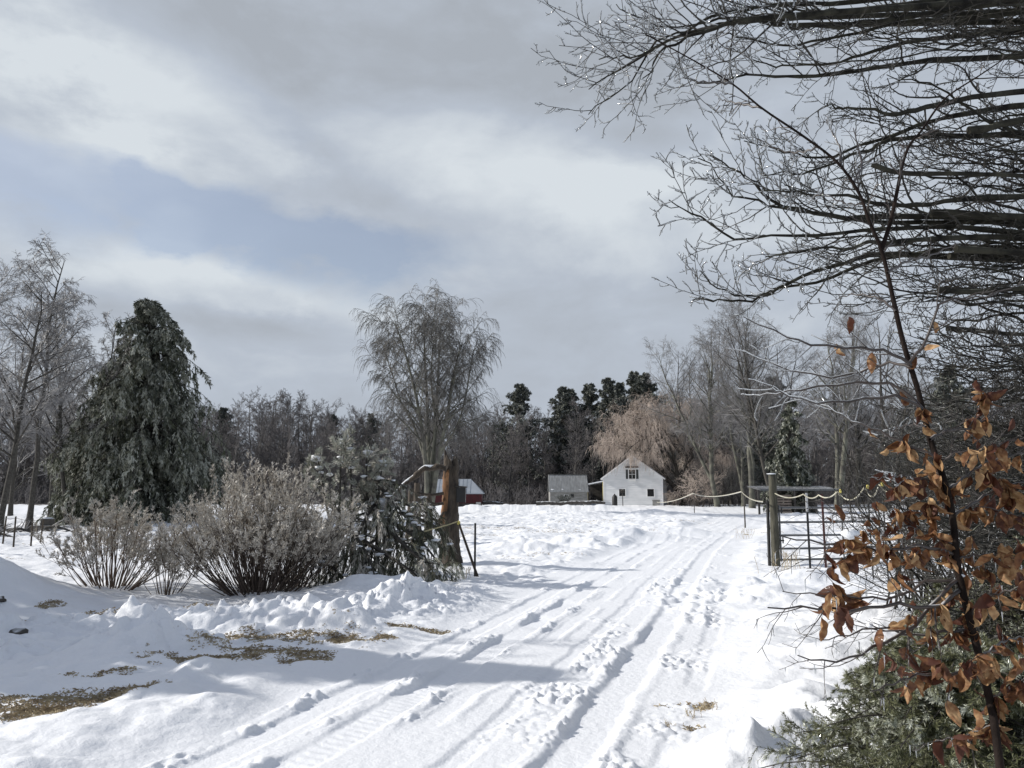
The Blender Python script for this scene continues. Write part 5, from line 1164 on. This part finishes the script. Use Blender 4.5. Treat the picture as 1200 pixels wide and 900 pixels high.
# ------------------------------------------------------------------ sky, sun, camera
w = bpy.data.worlds.new('World'); SC.world = w; w.use_nodes = True; nt = w.node_tree; N_ = nt.nodes; L_ = nt.links
bg = N_['Background']; bg.inputs['Strength'].default_value = .1
SUN_D = np.array([-1.0, .14, 0]); SUN_D /= np.linalg.norm(SUN_D); EL = math.radians(31)
sk = N_.new('ShaderNodeTexSky'); sk.sky_type = 'NISHITA'; sk.sun_disc = False; sk.sun_elevation = EL; sk.sun_rotation = math.atan2(SUN_D[0], SUN_D[1]); sk.air_density = 1.0; sk.dust_density = 1.5
tc = N_.new('ShaderNodeTexCoord'); vec = tc.outputs['Generated']
def math_(op, a, b=None, c=None, clamp=False):
    n = N_.new('ShaderNodeMath'); n.operation = op; n.use_clamp = clamp
    for i, q in enumerate((a, b, c)):
        if q is None: continue
        if isinstance(q, (int, float)): n.inputs[i].default_value = q
        else: L_.new(q, n.inputs[i])
    return n.outputs[0]
def skynoise(scale, loc, detail=5, rough=.55, dist=0., st=(1, 1, 2.0)):
    mp = N_.new('ShaderNodeMapping'); mp.inputs['Scale'].default_value = st; mp.inputs['Location'].default_value = loc; L_.new(vec, mp.inputs['Vector'])
    n = N_.new('ShaderNodeTexNoise'); n.inputs['Scale'].default_value = scale; n.inputs['Detail'].default_value = detail; n.inputs['Roughness'].default_value = rough; n.inputs['Distortion'].default_value = dist; L_.new(mp.outputs[0], n.inputs['Vector']); return n.outputs['Fac']
def dirv(px, py):
    p = np.array(P(px, py, 1.0))-np.array([0, 0, EYE]); return p/np.linalg.norm(p)
wob = math_('MULTIPLY_ADD', skynoise(15, (1, 4, 2), 7, .62), .45, math_('MULTIPLY_ADD', skynoise(6.0, (3, 1, 2), 6, .55), .75, -.10))
def blob_(px, py, rx, ry, tilt=0.):
    """soft lobe of the cloud deck around a direction, rx / ry in degrees, edges broken up by noise"""
    c = dirv(px, py); right = norm(np.cross(c, [0, 0, 1.])); up = np.cross(right, c); ct, st_ = math.cos(tilt), math.sin(tilt)
    r2 = right*ct+up*st_; u2 = -right*st_+up*ct
    def dot(v, k):
        n = N_.new('ShaderNodeVectorMath'); n.operation = 'DOT_PRODUCT'; L_.new(vec, n.inputs[0]); n.inputs[1].default_value = tuple(v/math.radians(k)); return n.outputs['Value']
    a = dot(r2, rx); b_ = dot(u2, ry); fr = dot(c, 1)
    s = math_('ADD', math_('MULTIPLY', a, a), math_('MULTIPLY', b_, b_)); s = math_('ADD', s, math_('MULTIPLY_ADD', wob, 4.0, -2.0)); s = math_('MAXIMUM', s, 0.0); g = math_('EXPONENT', math_('MULTIPLY', math_('MULTIPLY', s, s), -.7)); g = math_('MINIMUM', g, 1.0)
    return math_('MULTIPLY', g, math_('GREATER_THAN', fr, 0))
# cover: 1 = cloud, 0 = blue
nA = skynoise(2.3, (1.3, .2, .7), 6, .5, .4); cover = math_('MULTIPLY_ADD', nA, 1.2, .62)
for (px, py, rx, ry, tl, k) in ((110, 225, 13, 2.6, -.12, .95), (340, 285, 9, 3.0, -.30, .95), (470, 300, 6, 2.2, -.3, .5), (300, 130, 5, 1.6, -.4, .45), (560, 300, 8, 1.6, -.1, .4), (60, 275, 7, 1.6, 0, .5)):
    cover = math_('MULTIPLY_ADD', blob_(px, py, rx, ry, tl), -k, cover)
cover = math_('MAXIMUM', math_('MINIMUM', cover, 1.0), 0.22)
# unseen cloud cover overhead and behind the camera, thinned to darken the fill
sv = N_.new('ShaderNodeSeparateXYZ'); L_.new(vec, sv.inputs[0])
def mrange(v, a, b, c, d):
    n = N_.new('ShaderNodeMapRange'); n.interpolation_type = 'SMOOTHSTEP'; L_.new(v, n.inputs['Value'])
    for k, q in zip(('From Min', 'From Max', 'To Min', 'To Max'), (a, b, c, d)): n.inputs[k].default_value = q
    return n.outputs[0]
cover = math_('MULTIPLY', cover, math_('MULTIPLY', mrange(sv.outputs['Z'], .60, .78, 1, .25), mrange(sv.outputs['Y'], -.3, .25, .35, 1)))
# tone of the cloud: bright lobes and grey bellies
nB = skynoise(5.0, (5.1, 2.2, .3), 7, .55, .3); tone = math_('MULTIPLY_ADD', nB, 1.5, -.28)
for (px, py, rx, ry, tl, k) in ((190, 130, 8, 3.4, -.2, .50), (20, 60, 5, 3.5, 0, .35), (220, 322, 9, 1.9, -.12, .65), (90, 170, 8, 2.2, -.1, .3), (560, 180, 10, 3.0, -.1, .30), (640, 220, 8, 2.6, .05, .2), (780, 260, 7, 4, .0, .18), (410, 360, 4, 2.5, 0, .3), (560, 310, 7, 2, 0, .2), (100, 70, 9, 4, 0, .15), (205, 270, 2, 1.5, 0, .4),
                                (560, 50, 15, 4.5, .0, -.42), (330, 60, 9, 3.5, 0, -.12), (290, 372, 8, 2.0, -.1, -.30), (330, 185, 7, 2.4, -.3, -.22), (760, 60, 9, 5, 0, -.15), (450, 220, 7, 2, -.3, -.1), (720, 400, 14, 4, 0, -.12), (50, 120, 5, 1.6, 0, -.1)):
    tone = math_('MULTIPLY_ADD', blob_(px, py, rx, ry, tl), k, tone)
rp = N_.new('ShaderNodeValToRGB'); e = rp.color_ramp.elements; e[0].position = 0; e[0].color = (.39, .425, .475, 1); e[1].position = 1; e[1].color = (.66, .71, .755, 1)
e2 = rp.color_ramp.elements.new(.45); e2.color = (.465, .515, .59, 1); L_.new(tone, rp.inputs['Fac'])
sc = N_.new('ShaderNodeVectorMath'); sc.operation = 'SCALE'; L_.new(rp.outputs['Color'], sc.inputs[0]); sc.inputs['Scale'].default_value = 10.3
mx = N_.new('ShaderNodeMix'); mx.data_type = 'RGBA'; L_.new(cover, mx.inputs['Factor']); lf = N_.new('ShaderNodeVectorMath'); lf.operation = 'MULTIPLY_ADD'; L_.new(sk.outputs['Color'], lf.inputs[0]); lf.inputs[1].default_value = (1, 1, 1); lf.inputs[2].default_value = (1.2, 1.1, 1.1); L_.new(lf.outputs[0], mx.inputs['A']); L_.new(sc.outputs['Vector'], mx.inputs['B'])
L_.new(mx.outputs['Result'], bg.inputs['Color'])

sl = bpy.data.lights.new('sun', 'SUN'); sl.energy = 4.5; sl.angle = math.radians(.55); sl.color = (1, .955, .89)
so = bpy.data.objects.new('sun', sl); C.objects.link(so)
to = np.array([SUN_D[0]*math.cos(EL), SUN_D[1]*math.cos(EL), math.sin(EL)]); so.rotation_euler = Vector(tuple(to)).to_track_quat('Z', 'Y').to_euler(); so.location = (-20, 0, 30)
cd = bpy.data.cameras.new('camera'); cam = bpy.data.objects.new('camera', cd); C.objects.link(cam); SC.camera = cam
cd.sensor_width = 36; cd.sensor_fit = 'HORIZONTAL'; cd.lens = F/1200*36; cd.clip_end = 5000; cd.clip_start = .05
cam.location = (0, 0, EYE); cam.rotation_euler = (PI/2+PITCH, 0, 0)
SC.view_settings.view_transform = 'Standard'; SC.view_settings.look = 'None'; SC.view_settings.exposure = 0; SC.view_settings.gamma = 1
SC.cycles.max_bounces = 6; SC.cycles.diffuse_bounces = 3; SC.cycles.transmission_bounces = 4; SC.cycles.transparent_max_bounces = 8
